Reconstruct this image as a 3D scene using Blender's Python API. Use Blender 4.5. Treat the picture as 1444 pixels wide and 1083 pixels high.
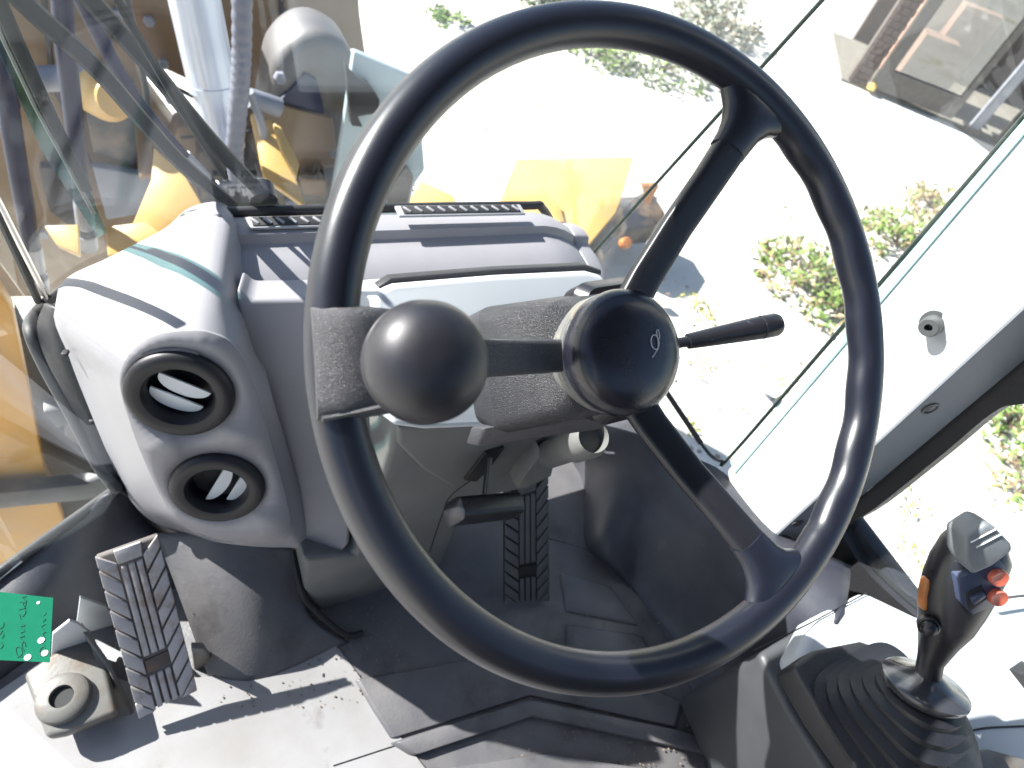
import bpy, bmesh, math, random
from mathutils import Vector as V, Matrix, noise
R = math.radians
random.seed(7)
for o in list(bpy.data.objects): bpy.data.objects.remove(o)
sc = bpy.context.scene
C = sc.collection

# ---------------------------------------------------------------- camera
ROT = Matrix(((0.885, 0.1785, -0.43), (-0.3974, 0.7709, -0.4978), (0.2426, 0.6115, 0.7532)))
CAM = V((-.259, -.183, 1.0))
F = 909.2                                   # focal length for a 1444 px wide picture
cd = bpy.data.cameras.new('camera'); cam = bpy.data.objects.new('camera', cd); C.objects.link(cam)
q = ROT.to_quaternion(); cam.matrix_world = Matrix.Translation(CAM) @ q.to_matrix().to_4x4()
ROT = q.to_matrix()
cd.sensor_width = 36; cd.lens = F / 1444 * 36; cd.clip_start = .01; cd.clip_end = 500
cd.dof.use_dof = True; cd.dof.focus_distance = .52; cd.dof.aperture_fstop = 9
sc.camera = cam

# ---------------------------------------------------------------- sun and sky
SUN = V((-.95, .97, 1.0)).normalized()      # direction towards the sun
w = bpy.data.worlds.new("World"); sc.world = w; w.use_nodes = True
nt = w.node_tree; bg = nt.nodes['Background']; sky = nt.nodes.new('ShaderNodeTexSky')
sky.sky_type = 'NISHITA'; sky.sun_disc = False
sky.sun_elevation = math.asin(SUN.z); sky.sun_rotation = math.atan2(SUN.x, SUN.y)
nt.links.new(sky.outputs[0], bg.inputs[0]); bg.inputs[1].default_value = .06
ld = bpy.data.lights.new('sun', 'SUN'); ld.energy = 5; ld.angle = R(.5); ld.color = (1, .97, .93)
lo = bpy.data.objects.new('sun', ld); C.objects.link(lo); lo.rotation_euler = SUN.to_track_quat('Z', 'Y').to_euler()
vs = sc.view_settings; vs.view_transform = 'Standard'; vs.look = 'None'; vs.gamma = 1; vs.exposure = 2.05
sc.cycles.max_bounces = 8; sc.cycles.transparent_max_bounces = 16

# ---------------------------------------------------------------- helpers
def ray(u, v): return ROT @ V(((u - 722) / F, (541.5 - v) / F, -1))
def at(u, v, x=None, y=None, z=None, pl=None, d=None):
    """point of the cab seen at photo pixel u, v on a plane of the cab"""
    r = ray(u, v)
    if d is not None: return CAM + r * d
    if x is not None: t = (x - CAM.x) / r.x
    elif y is not None: t = (y - CAM.y) / r.y
    elif z is not None: t = (z - CAM.z) / r.z
    else: t = (pl[0] - CAM).dot(pl[1]) / r.dot(pl[1])
    return CAM + r * t
def plane(pt, n): return (V(pt), V(n).normalized())

MATS = {}
def mat(name, col, rough=.5, metal=0, bump=0, bscale=200, var=0, vscale=20, col2=None, coat=0, dirt=None, dscale=8, dlim=(.55, .7), spec=.5, rvar=0, bdist=.002):
    if name in MATS: return MATS[name]
    m = bpy.data.materials.new(name); m.use_nodes = True; t = m.node_tree; b = t.nodes['Principled BSDF']
    b.inputs['Roughness'].default_value = rough; b.inputs['Metallic'].default_value = metal
    b.inputs['Specular IOR Level'].default_value = spec; b.inputs['Coat Weight'].default_value = coat
    b.inputs['Base Color'].default_value = (*col, 1)
    tc = t.nodes.new('ShaderNodeTexCoord'); src = tc.outputs['Object']
    last = None
    def nz(scale, det=6, rgh=.6):
        n = t.nodes.new('ShaderNodeTexNoise'); n.inputs['Scale'].default_value = scale; n.inputs['Detail'].default_value = det
        n.inputs['Roughness'].default_value = rgh; t.links.new(src, n.inputs['Vector']); return n.outputs[0]
    def mix(f, a, c):
        x = t.nodes.new('ShaderNodeMix'); x.data_type = 'RGBA'; t.links.new(f, x.inputs[0])
        if isinstance(a, tuple): x.inputs[6].default_value = (*a, 1)
        else: t.links.new(a, x.inputs[6])
        x.inputs[7].default_value = (*c, 1); return x.outputs[2]
    if var or col2:
        f = nz(vscale); c2 = col2 or tuple(min(1, c * (1 + var)) for c in col)
        mr = t.nodes.new('ShaderNodeMapRange'); mr.inputs[1].default_value = .35; mr.inputs[2].default_value = .65
        t.links.new(f, mr.inputs[0]); last = mix(mr.outputs[0], col, c2)
    if dirt:
        f = nz(dscale, 9, .65); mr = t.nodes.new('ShaderNodeMapRange'); mr.inputs[1].default_value = dlim[0]; mr.inputs[2].default_value = dlim[1]
        t.links.new(f, mr.inputs[0]); last = mix(mr.outputs[0], last or col, dirt)
    if last: t.links.new(last, b.inputs['Base Color'])
    if rvar:
        f = nz(vscale * 1.7, 8); mr = t.nodes.new('ShaderNodeMapRange'); mr.inputs[1].default_value = .3; mr.inputs[2].default_value = .7
        mr.inputs[3].default_value = max(0, rough - rvar); mr.inputs[4].default_value = min(1, rough + rvar)
        t.links.new(f, mr.inputs[0]); t.links.new(mr.outputs[0], b.inputs['Roughness'])
    if bump:
        bp = t.nodes.new('ShaderNodeBump'); bp.inputs['Strength'].default_value = bump; bp.inputs['Distance'].default_value = bdist
        t.links.new(nz(bscale, 3), bp.inputs['Height']); t.links.new(bp.outputs[0], b.inputs['Normal'])
    MATS[name] = m; return m

def glass(name, tint, refl, dust=(.0, .014)):
    m = bpy.data.materials.new(name); m.use_nodes = True; t = m.node_tree
    for n in list(t.nodes):
        if n.type == 'BSDF_PRINCIPLED': t.nodes.remove(n)
    o = t.nodes['Material Output']; tr = t.nodes.new('ShaderNodeBsdfTransparent'); tr.inputs[0].default_value = (*tint, 1)
    gl = t.nodes.new('ShaderNodeBsdfGlossy'); gl.inputs['Roughness'].default_value = .02; gl.inputs[0].default_value = (.9, .95, 1, 1)
    lw = t.nodes.new('ShaderNodeLayerWeight'); lw.inputs[0].default_value = .5
    pw = t.nodes.new('ShaderNodeMath'); pw.operation = 'POWER'; pw.inputs[1].default_value = 4; t.links.new(lw.outputs['Facing'], pw.inputs[0])
    fr = t.nodes.new('ShaderNodeMapRange'); fr.inputs[3].default_value = refl; fr.inputs[4].default_value = .35; t.links.new(pw.outputs[0], fr.inputs[0])
    mx = t.nodes.new('ShaderNodeMixShader'); t.links.new(fr.outputs[0], mx.inputs[0]); t.links.new(tr.outputs[0], mx.inputs[1]); t.links.new(gl.outputs[0], mx.inputs[2])
    df = t.nodes.new('ShaderNodeBsdfDiffuse'); df.inputs[0].default_value = (.8, .8, .78, 1)
    nz = t.nodes.new('ShaderNodeTexNoise'); nz.inputs['Scale'].default_value = 9; nz.inputs['Detail'].default_value = 8
    tc = t.nodes.new('ShaderNodeTexCoord'); t.links.new(tc.outputs['Object'], nz.inputs['Vector'])
    mr = t.nodes.new('ShaderNodeMapRange'); mr.inputs[1].default_value = .4; mr.inputs[2].default_value = .8; mr.inputs[3].default_value = dust[0]; mr.inputs[4].default_value = dust[1]
    t.links.new(nz.outputs[0], mr.inputs[0])
    m2 = t.nodes.new('ShaderNodeMixShader'); t.links.new(mr.outputs[0], m2.inputs[0]); t.links.new(mx.outputs[0], m2.inputs[1]); t.links.new(df.outputs[0], m2.inputs[2])
    t.links.new(m2.outputs[0], o.inputs[0]); MATS[name] = m; return m

M_DASH = mat('dash_plastic', (.225, .217, .232), .5, bump=.25, bscale=900, var=-.12, vscale=6, bdist=.0006)
M_TRIM = mat('grey_trim', (.30, .30, .31), .45, bump=.2, bscale=800, var=-.2, vscale=7, bdist=.0006)
M_POD = mat('column_grey', (.14, .14, .135), .5, bump=.2, bscale=700, var=-.25, vscale=9, bdist=.0006)
M_BLACK = mat('black_plastic', (.011, .011, .014), .33, spec=.4, bump=.12, bscale=1200, bdist=.0004, rvar=.07, vscale=30, dirt=(.09, .09, .1), dscale=160, dlim=(.66, .72))
M_RIM = mat('rim_black', (.007, .008, .014), .33, spec=.48, bump=.12, bscale=900, bdist=.0003, rvar=.04, vscale=12, dirt=(.2, .2, .22), dscale=420, dlim=(.76, .80))
M_KNOB = mat('knob_black', (.010, .010, .014), .44, spec=.4, bump=.1, bscale=1500, bdist=.0003, rvar=.06, vscale=30)
M_TEX = mat('textured_black', (.012, .012, .016), .3, bump=.8, bscale=1100, bdist=.0018, dirt=(.16, .16, .17), dscale=700, dlim=(.60, .68))
M_TEXF = mat('fine_textured_black', (.035, .035, .04), .36, bump=.7, bscale=1900, bdist=.0010, dirt=(.18, .18, .2), dscale=1100, dlim=(.56, .68))
M_RUB = mat('rubber', (.011, .011, .013), .55, bump=.2, bscale=300, var=.5, vscale=12)
M_BOOT = mat('boot_rubber', (.010, .010, .013), .5, bump=.15, bscale=400, rvar=.1)
M_FLOOR = mat('floor_rubber', (.075, .074, .082), .5, bump=.35, bscale=260, bdist=.001, col2=(.105, .098, .098), vscale=11, dirt=(.035, .03, .03), dscale=9, dlim=(.52, .74), rvar=.14)
M_SIDE = mat('black_side_trim', (.022, .024, .034), .48, spec=.35, bump=.3, bscale=300, bdist=.0008, col2=(.05, .05, .058), vscale=6, dirt=(.10, .085, .075), dscale=14, dlim=(.60, .78), rvar=.1)
M_PED = mat('pedal_rubber', (.33, .31, .315), .6, bump=.3, bscale=500, bdist=.001, dirt=(.2, .14, .11), dscale=22, dlim=(.5, .66))
M_PEDK = mat('dark_pedal_rubber', (.065, .066, .07), .55, bump=.3, bscale=500, bdist=.001, dirt=(.1, .09, .08), dscale=25, dlim=(.55, .7))
M_GROOVE = mat('pedal_groove', (.07, .055, .05), .8, dirt=(.15, .09, .065), dscale=20, dlim=(.45, .6))
M_PILLAR = mat('pillar_paint', (.50, .52, .53), .45, var=-.1, vscale=4, dirt=(.3, .28, .25), dscale=30, dlim=(.66, .8), bump=.1, bscale=600, bdist=.0005)
M_STEEL = mat('bracket_steel', (.12, .115, .105), .45, dirt=(.1, .07, .05), dscale=15, dlim=(.5, .65), bump=.15)
M_CHROME = mat('brushed_metal', (.75, .74, .7), .28, metal=1, rvar=.08, vscale=20)
M_COLLAR = mat('collar_metal', (.2, .2, .195), .4, metal=.6, dirt=(.3, .27, .22), dscale=60, dlim=(.5, .62), bump=.2)
M_GREYCAP = mat('grey_rocker', (.12, .13, .14), .5, bump=.2, bscale=700, bdist=.0006, var=.2)
M_WHITE = mat('pale_line', (.7, .7, .68), .6)
M_BTN = mat('orange_button', (.42, .10, .065), .35)
M_ORANGE = mat('amber_plastic', (.42, .16, .05), .4, var=-.4, vscale=40)
M_GREEN = mat('green_card', (.0, .09, .048), .85, spec=.15, var=.15, vscale=30)
M_INK = mat('dark_ink', (.005, .07, .04), .6)
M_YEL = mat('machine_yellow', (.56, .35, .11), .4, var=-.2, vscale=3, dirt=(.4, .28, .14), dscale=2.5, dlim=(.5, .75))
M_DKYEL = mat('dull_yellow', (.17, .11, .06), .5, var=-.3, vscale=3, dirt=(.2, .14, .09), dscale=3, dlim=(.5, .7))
M_CONSOLE = mat('console_grey', (.42, .44, .46), .45, var=-.1, vscale=5, bump=.15, bscale=600, bdist=.0005)
M_OLIVE = mat('console_base_grey', (.032, .033, .036), .5, var=.2)
M_GLASS = glass('window_glass', (.975, .99, .985), .03)
M_WSG = glass('windscreen_glass', (.97, .985, .98), .03, (.0005, .009))
M_TINT = glass('tinted_edge', (.45, .66, .64), .08)
M_HOSE = mat('hose_rubber', (.007, .009, .030), .45, spec=.25, bump=.3, bscale=120, var=.3, vscale=9)
M_GREY = mat('grey_steel', (.17, .18, .21), .4, var=.2, vscale=5)
M_DARK = mat('dark_steel', (.014, .015, .019), .45, var=.5, vscale=5, dirt=(.15, .1, .06), dscale=4, dlim=(.5, .7))
M_BLACKM = mat('matt_black', (.008, .008, .009), .7)

def obj(name, me, m=None, parent=None, label=None, cat=None, group=None, kind=None, smooth=True):
    o = bpy.data.objects.new(name, me); C.objects.link(o)
    if m:
        me.materials.clear(); me.materials.append(m)
    if smooth:
        for p in me.polygons: p.use_smooth = True
        try: me.set_sharp_from_angle(angle=R(38))
        except Exception: pass
    if parent: o.parent = parent; o.matrix_parent_inverse = parent.matrix_world.inverted() if parent.type == 'EMPTY' and parent.get('_w') else Matrix()
    tag(o, label, cat, group, kind); return o
def tag(o, label=None, cat=None, group=None, kind=None):
    if label: o['label'] = label
    if cat: o['category'] = cat
    if group: o['group'] = group
    if kind: o['kind'] = kind
    return o
def thing(name, label, cat, mw=None, group=None):
    """Empty at the thing's base; children meshes are given in the thing's own frame"""
    o = bpy.data.objects.new(name, None); C.objects.link(o); o.empty_display_size = .05
    if mw is not None: o.matrix_world = mw
    tag(o, label, cat, group); return o
def frame(origin, z, x=None):
    z = V(z).normalized(); x = V(x) if x is not None else V((1, 0, 0))
    x = (x - z * x.dot(z)).normalized(); y = z.cross(x)
    m = Matrix((x, y, z)).transposed().to_4x4(); m.translation = V(origin); return m
def mesh(verts, faces):
    me = bpy.data.meshes.new('m'); me.from_pydata([tuple(v) for v in verts], [], faces); me.update(); return me
def bm2me(bm, fix=True):
    if fix: bmesh.ops.recalc_face_normals(bm, faces=bm.faces)
    me = bpy.data.meshes.new('m'); bm.to_mesh(me); bm.free(); return me
def xf(me, mw): me.transform(mw); return me
def bevel(bm, w, seg=2, ang=30):
    if w <= 0: return
    es = [e for e in bm.edges if len(e.link_faces) == 2 and e.calc_face_angle(0) > R(ang)]
    bmesh.ops.bevel(bm, geom=es, offset=w, segments=seg, affect='EDGES', profile=.5, clamp_overlap=True)
def prism(pts, d, bev=.002, seg=2, taper=None):
    """solid from a 3D polygon pushed along vector d"""
    bm = bmesh.new(); d = V(d); pts = [V(p) for p in pts]; c = sum(pts, V()) / len(pts)
    a = [bm.verts.new(p) for p in pts]
    b = [bm.verts.new((c + (p - c) * taper if taper else p) + d) for p in pts]
    bm.faces.new(a); bm.faces.new(b[::-1]); n = len(a)
    for i in range(n): bm.faces.new((a[i], b[i], b[(i + 1) % n], a[(i + 1) % n]))
    bmesh.ops.recalc_face_normals(bm, faces=bm.faces); bevel(bm, bev, seg); return bm2me(bm)
def box(sx, sy, sz, c=(0, 0, 0), bev=.002, seg=2, mw=None):
    bm = bmesh.new(); bmesh.ops.create_cube(bm, size=1)
    bmesh.ops.scale(bm, vec=(sx, sy, sz), verts=bm.verts); bmesh.ops.translate(bm, vec=c, verts=bm.verts)
    bevel(bm, bev, seg); me = bm2me(bm)
    return xf(me, mw) if mw else me
def loft(rings, close=True, caps=True):
    vs, fs = [], []; n = len(rings[0])
    for r in rings: vs += r
    for i in range(len(rings) - 1):
        for j in range(n if close else n - 1):
            a, b = i * n + j, i * n + (j + 1) % n; fs.append((a, b, b + n, a + n))
    if caps and close: fs.append(tuple(range(n))[::-1]); fs.append(tuple((len(rings) - 1) * n + j for j in range(n)))
    bm = bmesh.new(); me = mesh(vs, fs); bm.from_mesh(me); return bm2me(bm)
def lathe(prof, seg=40, mw=None, caps=True):
    """prof = [(radius, height)]"""
    rings = [[V((max(r, 1e-5) * math.cos(2 * math.pi * k / seg), max(r, 1e-5) * math.sin(2 * math.pi * k / seg), h)) for k in range(seg)] for r, h in prof]
    me = loft(rings, True, caps); return xf(me, mw) if mw else me
def catmull(P, n=6, closed=False):
    P = [V(p) for p in P]; out = []; m = len(P)
    rng = range(m) if closed else range(m - 1)
    for i in rng:
        p1, p2 = P[i], P[(i + 1) % m]
        p0 = P[i - 1] if (i > 0 or closed) else p1; p3 = P[(i + 2) % m] if (closed or i + 2 < m) else p2
        for k in range(n):
            t = k / n; out.append(.5 * (2 * p1 + (p2 - p0) * t + (2 * p0 - 5 * p1 + 4 * p2 - p3) * t * t + (3 * p1 - p0 - 3 * p2 + p3) * t ** 3))
    if not closed: out.append(P[-1])
    return out
def tube(path, r, seg=12, caps=True, flat=None, up=None):
    path = [V(p) for p in path]; rings = []; n = len(path); rad = r if callable(r) else (lambda t: r)
    x = None
    for i, p in enumerate(path):
        t = (path[min(i + 1, n - 1)] - path[max(i - 1, 0)]).normalized()
        if x is None: x = V(up) if up else (V((0, 0, 1)) if abs(t.z) < .9 else V((1, 0, 0)))
        x = (x - t * x.dot(t)).normalized(); y = t.cross(x); rr = rad(i / max(n - 1, 1))
        fl = flat or 1
        rings.append([p + x * (rr * math.cos(2 * math.pi * k / seg)) + y * (rr * fl * math.sin(2 * math.pi * k / seg)) for k in range(seg)])
    return loft(rings, True, caps)
def join(*mes):
    bm = bmesh.new()
    for me in mes: bm.from_mesh(me)
    return bm2me(bm, False)
def px(pts, **k): return [at(u, v, **k) for u, v in pts]
def inv(o): return o.matrix_world.inverted()
def put(name, me, m, parent, **k):
    """me in world space -> child of parent in parent's frame"""
    M = parent.matrix_world.copy()
    if parent.parent: M = parent.parent.matrix_world @ parent.matrix_basis
    me.transform(M.inverted()); o = obj(name, me, m, None, **k); o.parent = parent; return o

# ================================================================ CAB FLOOR
X0, X1 = -.62, .56
def floor_me():
    # ribbed one piece rubber mat with recessed pads; fine enough grid for wavy wear
    return prism([(X0, -.85, 0), (X1, -.85, 0), (X1, .5, 0), (-.34, .5, 0), (-.36, .38, 0), (-.50, .30, 0), (X0, .2, 0)], (0, 0, -.03), .004)
floor = obj('floor', floor_me(), M_FLOOR, kind='structure')
def surf(grid_rows, m, name, thick=.006, n=6, **k):
    rows = [catmull(r, n) for r in grid_rows]; cols = list(zip(*rows)); sm = [catmull(list(c), n) for c in cols]
    me = loft([list(s) for s in sm], False, False); o = obj(name, me, m, **k); s = o.modifiers.new('solid', 'SOLIDIFY'); s.thickness = thick; s.offset = 0; return o
def floorpad(name, pts, h, bev=.003, m=M_FLOOR, t=.85):
    P = [at(u, v, z=h) for u, v in pts]; c = sum(P, V()) / len(P)
    base = [c + (p - c) * (1.06) for p in P]
    for p in base: p.z = -.004
    bm = bmesh.new(); a = [bm.verts.new(p) for p in P]; b = [bm.verts.new(p) for p in base]; n = len(a)
    bm.faces.new(a); bm.faces.new(b[::-1])
    for i in range(n): bm.faces.new((a[i], b[i], b[(i + 1) % n], a[(i + 1) % n]))
    bmesh.ops.recalc_face_normals(bm, faces=bm.faces); bevel(bm, bev, 2); return obj(name, bm2me(bm), m, floor)
# raised pads and chevron ribs moulded in the mat
floorpad('mat_pad', [(792, 808), (860, 826), (900, 880), (800, 860)], .006)
floorpad('mat_pad', [(800, 880), (905, 896), (925, 935), (800, 915)], .006)
floorpad('mat_rib', [(560, 1046), (748, 986), (960, 1030), (1060, 1062), (1060, 1078), (950, 1052), (752, 1010), (590, 1064)], .012)
floorpad('mat_rib', [(640, 1082), (770, 1062), (900, 1082), (1010, 1120), (900, 1130), (660, 1120)], .012)
floorpad('mat_step', [(505, 958), (700, 925), (860, 940), (960, 990), (950, 1024), (748, 980), (556, 1040), (530, 1000)], .007, .002)
M_SUNPATCH = mat('sun_patch_tone', (.24, .235, .24), .5, bump=.25, bscale=300, bdist=.0006, col2=(.20, .19, .185), vscale=8, dirt=(.10, .085, .075), dscale=12, dlim=(.60, .76))  # paler floor tone laid where the sun falls, sunlight put into the colour
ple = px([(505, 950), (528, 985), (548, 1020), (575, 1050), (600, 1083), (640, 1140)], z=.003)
obj('sun_patch', prism([V((-.15, .092, .003))] + ple + [V((-.02, -.3, .003)), V((-.02, -.84, .003)), V((-.61, -.84, .003)), V((-.61, .15, .003)), V((-.5, .20, .003)), V((-.40, .13, .003)), V((-.28, .10, .003))], (0, 0, -.0025), .0008, 1), M_SUNPATCH, floor)
obj('floor_seam', tube([at(470, 1080, z=.0032), at(592, 1040, z=.0032)], .0009, 5), M_BLACKM, floor)
# dirt crumbs lying in the corners
cr = bmesh.new()
for i in range(700):
    u, v = random.uniform(700, 1000), random.uniform(850, 1083)
    if i % 3 == 0: u, v = random.uniform(300, 600), random.uniform(850, 1000)
    s = random.uniform(.0006, .002)
    p = at(u, v, z=.004 + s * .3); bmesh.ops.create_icosphere(cr, subdivisions=1, radius=s, matrix=Matrix.Translation(p) @ Matrix.Rotation(random.random() * 6, 4, 'Z') @ Matrix.Diagonal((1, random.uniform(.5, 1), .6, 1)))
tag(obj('grit', bm2me(cr), mat('grit', (.16, .12, .09), .9)), 'fine brown grit scattered over the rubber floor mat', 'dirt', kind='stuff')

# floor shell left: kick panel, sill below left glass
XL = -.56
surf([[at(-160, 925, y=.23), at(0, 812, y=.305), at(100, 742, y=.32), at(172, 692, y=.33), at(260, 740, y=.40), at(430, 770, y=.33)],
      [at(-160, 990, z=.05), at(0, 880, z=.05), at(100, 810, z=.06), at(190, 760, z=.08), at(290, 790, z=.05), at(430, 815, z=.03)],
      [at(-160, 1090, z=-.004), at(0, 960, z=-.004), at(120, 880, z=-.004), at(240, 830, z=-.004), at(330, 860, z=-.004), at(440, 880, z=-.004)]], M_SIDE, 'kick_panel', kind='structure')

# moulded hump of the floor mat left of the column, with the dark gap beside the column cover
surf([[at(222, 752, z=.10), at(300, 752, z=.125), at(362, 762, z=.125), at(422, 770, z=.11)],
      [at(262, 860, z=.06), at(320, 850, z=.085), at(374, 868, z=.07), at(434, 862, z=.035)],
      [at(295, 955, z=-.002), at(350, 962, z=-.002), at(405, 946, z=-.002), at(492, 905, z=-.002)]], M_FLOOR, 'floor_hump', kind='structure')
obj('column_gap', tube(catmull([at(412, 776, z=.12), at(424, 830, z=.09), at(440, 856, z=.05), at(486, 894, z=.012), at(512, 892, z=.01)], 6), .0045, 8), M_BLACKM, kind='structure')
for v_ in (828, 848, 868, 885): obj('hump_vent', box(.0016, .006, .002, bev=.0003, mw=frame(at(363 + (v_ - 828) * .06, v_, z=.075), (0, -.3, 1))), M_BLACKM, floor)
# ================================================================ DASHBOARD
PV = at(255, 550, z=.44)                                   # centre of the upper vent
PN = V((-.25, -.92, .30)).normalized(); DP = (PV, PN)
dash = thing('dashboard', 'pale grey moulded dashboard with two round air vents behind the wheel', 'dashboard', Matrix.Translation(PV))
def bez3(a, b, c, t): return a * (1 - t) ** 2 + b * 2 * t * (1 - t) + c * t * t
def hood(outer, inner, ctrl, n=9, per=5):
    """skin from an outer outline to an inner outline, bulging through ctrl points"""
    O, I, K = catmull(outer, per, True), catmull(inner, per, True), catmull(ctrl, per, True)
    rings = [[bez3(o, k, i, j / n) for o, k, i in zip(O, K, I)] for j in range(n + 1)]
    back = [o + V((0, .05, -.02)) for o in O]
    me = loft([back] + rings, True, False); return me
# left hood: outline corner by corner (outer = silhouette at the back, inner = edge of the flat vent face)
oL = [(78, 432, .40), (160, 385, .40), (235, 345, .42), (275, 312, .44), (325, 306, .44), (345, 345, .43), (354, 400, .38), (364, 470, .33), (380, 545, 0), (402, 620, 0), (424, 700, 0), (430, 766, 0), (400, 772, 0), (330, 768, 0), (270, 757, .295), (216, 736, .30), (182, 703, .315), (152, 640, .345), (125, 575, .37), (98, 505, .40)]
iL = [(172, 520), (190, 488), (225, 468), (275, 464), (300, 468), (322, 478), (338, 496), (352, 525), (366, 560), (384, 625), (404, 700), (410, 748), (386, 761), (325, 760), (285, 750), (248, 728), (225, 690), (202, 640), (184, 590), (172, 550)]
outer = [at(u, v, y=y) if y else at(u, v, pl=(PV - PN * .028, PN)) for u, v, y in oL]; inner = [at(u, v, pl=DP) for u, v in iL]
ctrl = [(o * .42 + i * .58) + (PN * .5 + V((0, 0, .9))) * (.009 if 0 < k < 7 else .001) + PN * (.004 if k < 7 else .001) for k, (o, i) in enumerate(zip(outer, inner))]
put('vent_housing', hood(outer, inner, ctrl), M_DASH, dash)
VENTS = ((255, 552, .050, R(-32)), (308, 684, .049, R(60)))
def cap_holes():
    bm = bmesh.new(); es = []
    I = catmull(inner, 5, True); loops = [I]
    for u, v, s_, r_ in VENTS:
        fm = frame(at(u, v, pl=DP), PN); loops.append([fm @ V((s_ * .95 * math.cos(2 * math.pi * k / 40), s_ * .95 * math.sin(2 * math.pi * k / 40), 0)) for k in range(40)])
    for L_ in loops:
        vs = [bm.verts.new(p) for p in L_]; es += [bm.edges.new((vs[i], vs[(i + 1) % len(vs)])) for i in range(len(vs))]
    bmesh.ops.triangle_fill(bm, use_beauty=True, use_dissolve=False, edges=es); return bm2me(bm)
put('vent_panel', cap_holes(), M_DASH, dash)
bA, bB, bC = at(350, 420, pl=(PV - PN * .052, PN)), at(445, 420, pl=(PV - PN * .052, PN)), at(450, 780, pl=(PV - PN * .026, PN))
band = px([(334, 408), (352, 424), (445, 422), (470, 560), (497, 700), (492, 768), (480, 784), (446, 787), (424, 768), (385, 650), (352, 550), (336, 460)], pl=(bA, (bB - bA).cross(bC - bA).normalized()))
put('side_moulding', prism(band, -PN * .05, .011, 5), M_DASH, dash)
# centre block: rounded top running across under the windscreen
def xsec(u, prof): return prof
secs = []
NP = 26
ztop = at(300, 300, y=.45).z
for k in range(NP):
    t = k / (NP - 1); x = -.20 + t * .47
    drop = -.028 * t
    y0 = .475 - .0 * t
    P = [V((x, y0 + .03, .40 + drop)), V((x, y0, .489 + drop)), V((x, .452, .497 + drop)), V((x, .435, .497 + drop)), V((x, .43, .487 + drop)), V((x, .425, .486 + drop)), V((x, .40, .487 + drop)), V((x, .372, .485 + drop)),
         V((x, .350, .476 + drop)), V((x, .336, .448 + drop)), V((x, .332, .36 + drop)), V((x, .336, .22)), V((x, .40, .20))]
    if t > .86:
        s = (t - .86) / .14
        for p in P:
            p.z -= .02 * s * s
    for i_, p in enumerate(P):
        p.z -= .009
        if i_ < 6: p.y -= .012
    secs.append(P)
put('centre_panel', loft(secs, False, False), M_DASH, dash)
sol = dash.children[-1].modifiers.new('solid', 'SOLIDIFY'); sol.thickness = .004; sol.offset = -1
put('end_cap', prism([p + V((.001, 0, 0)) for p in secs[-1]], (.03, .0, -.006), .004, 3), M_DASH, dash)
# windscreen-side raised lip + slotted defrost outlets
def defrost(u0, u1, nsl):
    a, b = at(u0, 313, z=.492), at(u1, 310, z=.484)
    a.y = b.y = .438; a.z -= .007; b.z -= .007; L = (b - a).length
    m = frame((a + b) / 2 + V((0, 0, .006)), (.06, 0, 1)); g = put('defrost_outlet', box(L, .020, .004, bev=.0015, mw=m), M_TRIM, dash)
    c = m @ Matrix.Translation((0, 0, .0022))
    put('slot', box(L * .92, .015, .002, bev=.0005, mw=c), M_BLACKM, g)
    for k in range(nsl):
        put('vane', box(.0035, .012, .003, bev=.0008, mw=c @ Matrix.Translation((-L * .43 + L * .86 * k / (nsl - 1), 0, .001)) @ Matrix.Rotation(R(35), 4, 'Z')), M_DASH, g)
defrost(350, 470, 7); defrost(566, 748, 11)
# little upright fin and screw on the left hood
fin = px([(322, 298), (305, 297), (302, 303), (318, 345), (328, 340)], y=.435)
put('fin', prism([at(306, 300, y=.44), at(314, 302, y=.44), at(326, 346, y=.425), at(318, 350, y=.425)], (-.008, .01, -.01), .002), M_DASH, dash)
sp = at(277, 346, y=.425)
put('screw', lathe([(.0022, -.004), (.0022, .0012), (.0016, .002)], 12, frame(sp, (-.2, -.6, .8))), M_BLACKM, dash)
for u, v in ((131, 592), (92, 498)):
    put('clip', box(.006, .004, .010, bev=.001, mw=frame(at(u, v, y=.375), PN)), M_RUB, dash)
# vents
def vent(u, v, rad, rot, lit):
    c = at(u, v, pl=(PV + PN * .001, PN)); m = frame(c, PN); m = m @ Matrix.Rotation(rot, 4, 'Z')
    s = rad
    root = obj('air_vent', lathe([(s * 1.0, -.03), (s * 1.0, .001), (s * .99, .006), (s * .96, .0095), (s * .88, .012), (s * .78, .0122), (s * .67, .011), (s * .625, .008), (s * .59, .0), (s * .57, -.014), (s * .3, -.018), (0, -.018)], 56), mat('vent_black', (.007, .006, .009), .5, spec=.4, bump=.2, bscale=700, bdist=.0005))
    root.parent = dash; root.matrix_local = inv(dash) @ m
    return root, m, s
dash_m = []
def vanes(root, s, offs, tilt, wid):
    for off, wd in offs:
        n = 14; hw = math.sqrt(max(.01 * s * s, (.55 * s) ** 2 - off ** 2)) * wd
        pts = [V((hw * math.cos(math.pi * k / n), -wid * math.sin(math.pi * k / n) ** .8, 0)) for k in range(n + 1)]
        me = prism(pts, (0, 0, .0022), .0005, 1)
        me.transform(Matrix.Translation((0, off, -.003)) @ Matrix.Rotation(tilt, 4, 'X'))
        o = obj('vane', me, mat('vane_grey', (.55, .57, .58), .25)); o.parent = root
v1, m1, s1 = vent(255, 552, .050, R(-32), 1)
v2, m2, s2 = vent(308, 684, .049, R(60), 1)
vanes(v1, s1, [(.011, 1), (-.008, .98)], R(10), .018)
vanes(v2, s2, [(.004, 1), (-.016, .85)], R(12), .015)
for (r_, mm, ss) in ((v1, m1, s1), (v2, m2, s2)):
    o = obj('duct', lathe([(ss * .565, -.0175), (ss * .5, -.017), (0, -.0165)], 32), M_BLACKM); o.parent = r_
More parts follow.
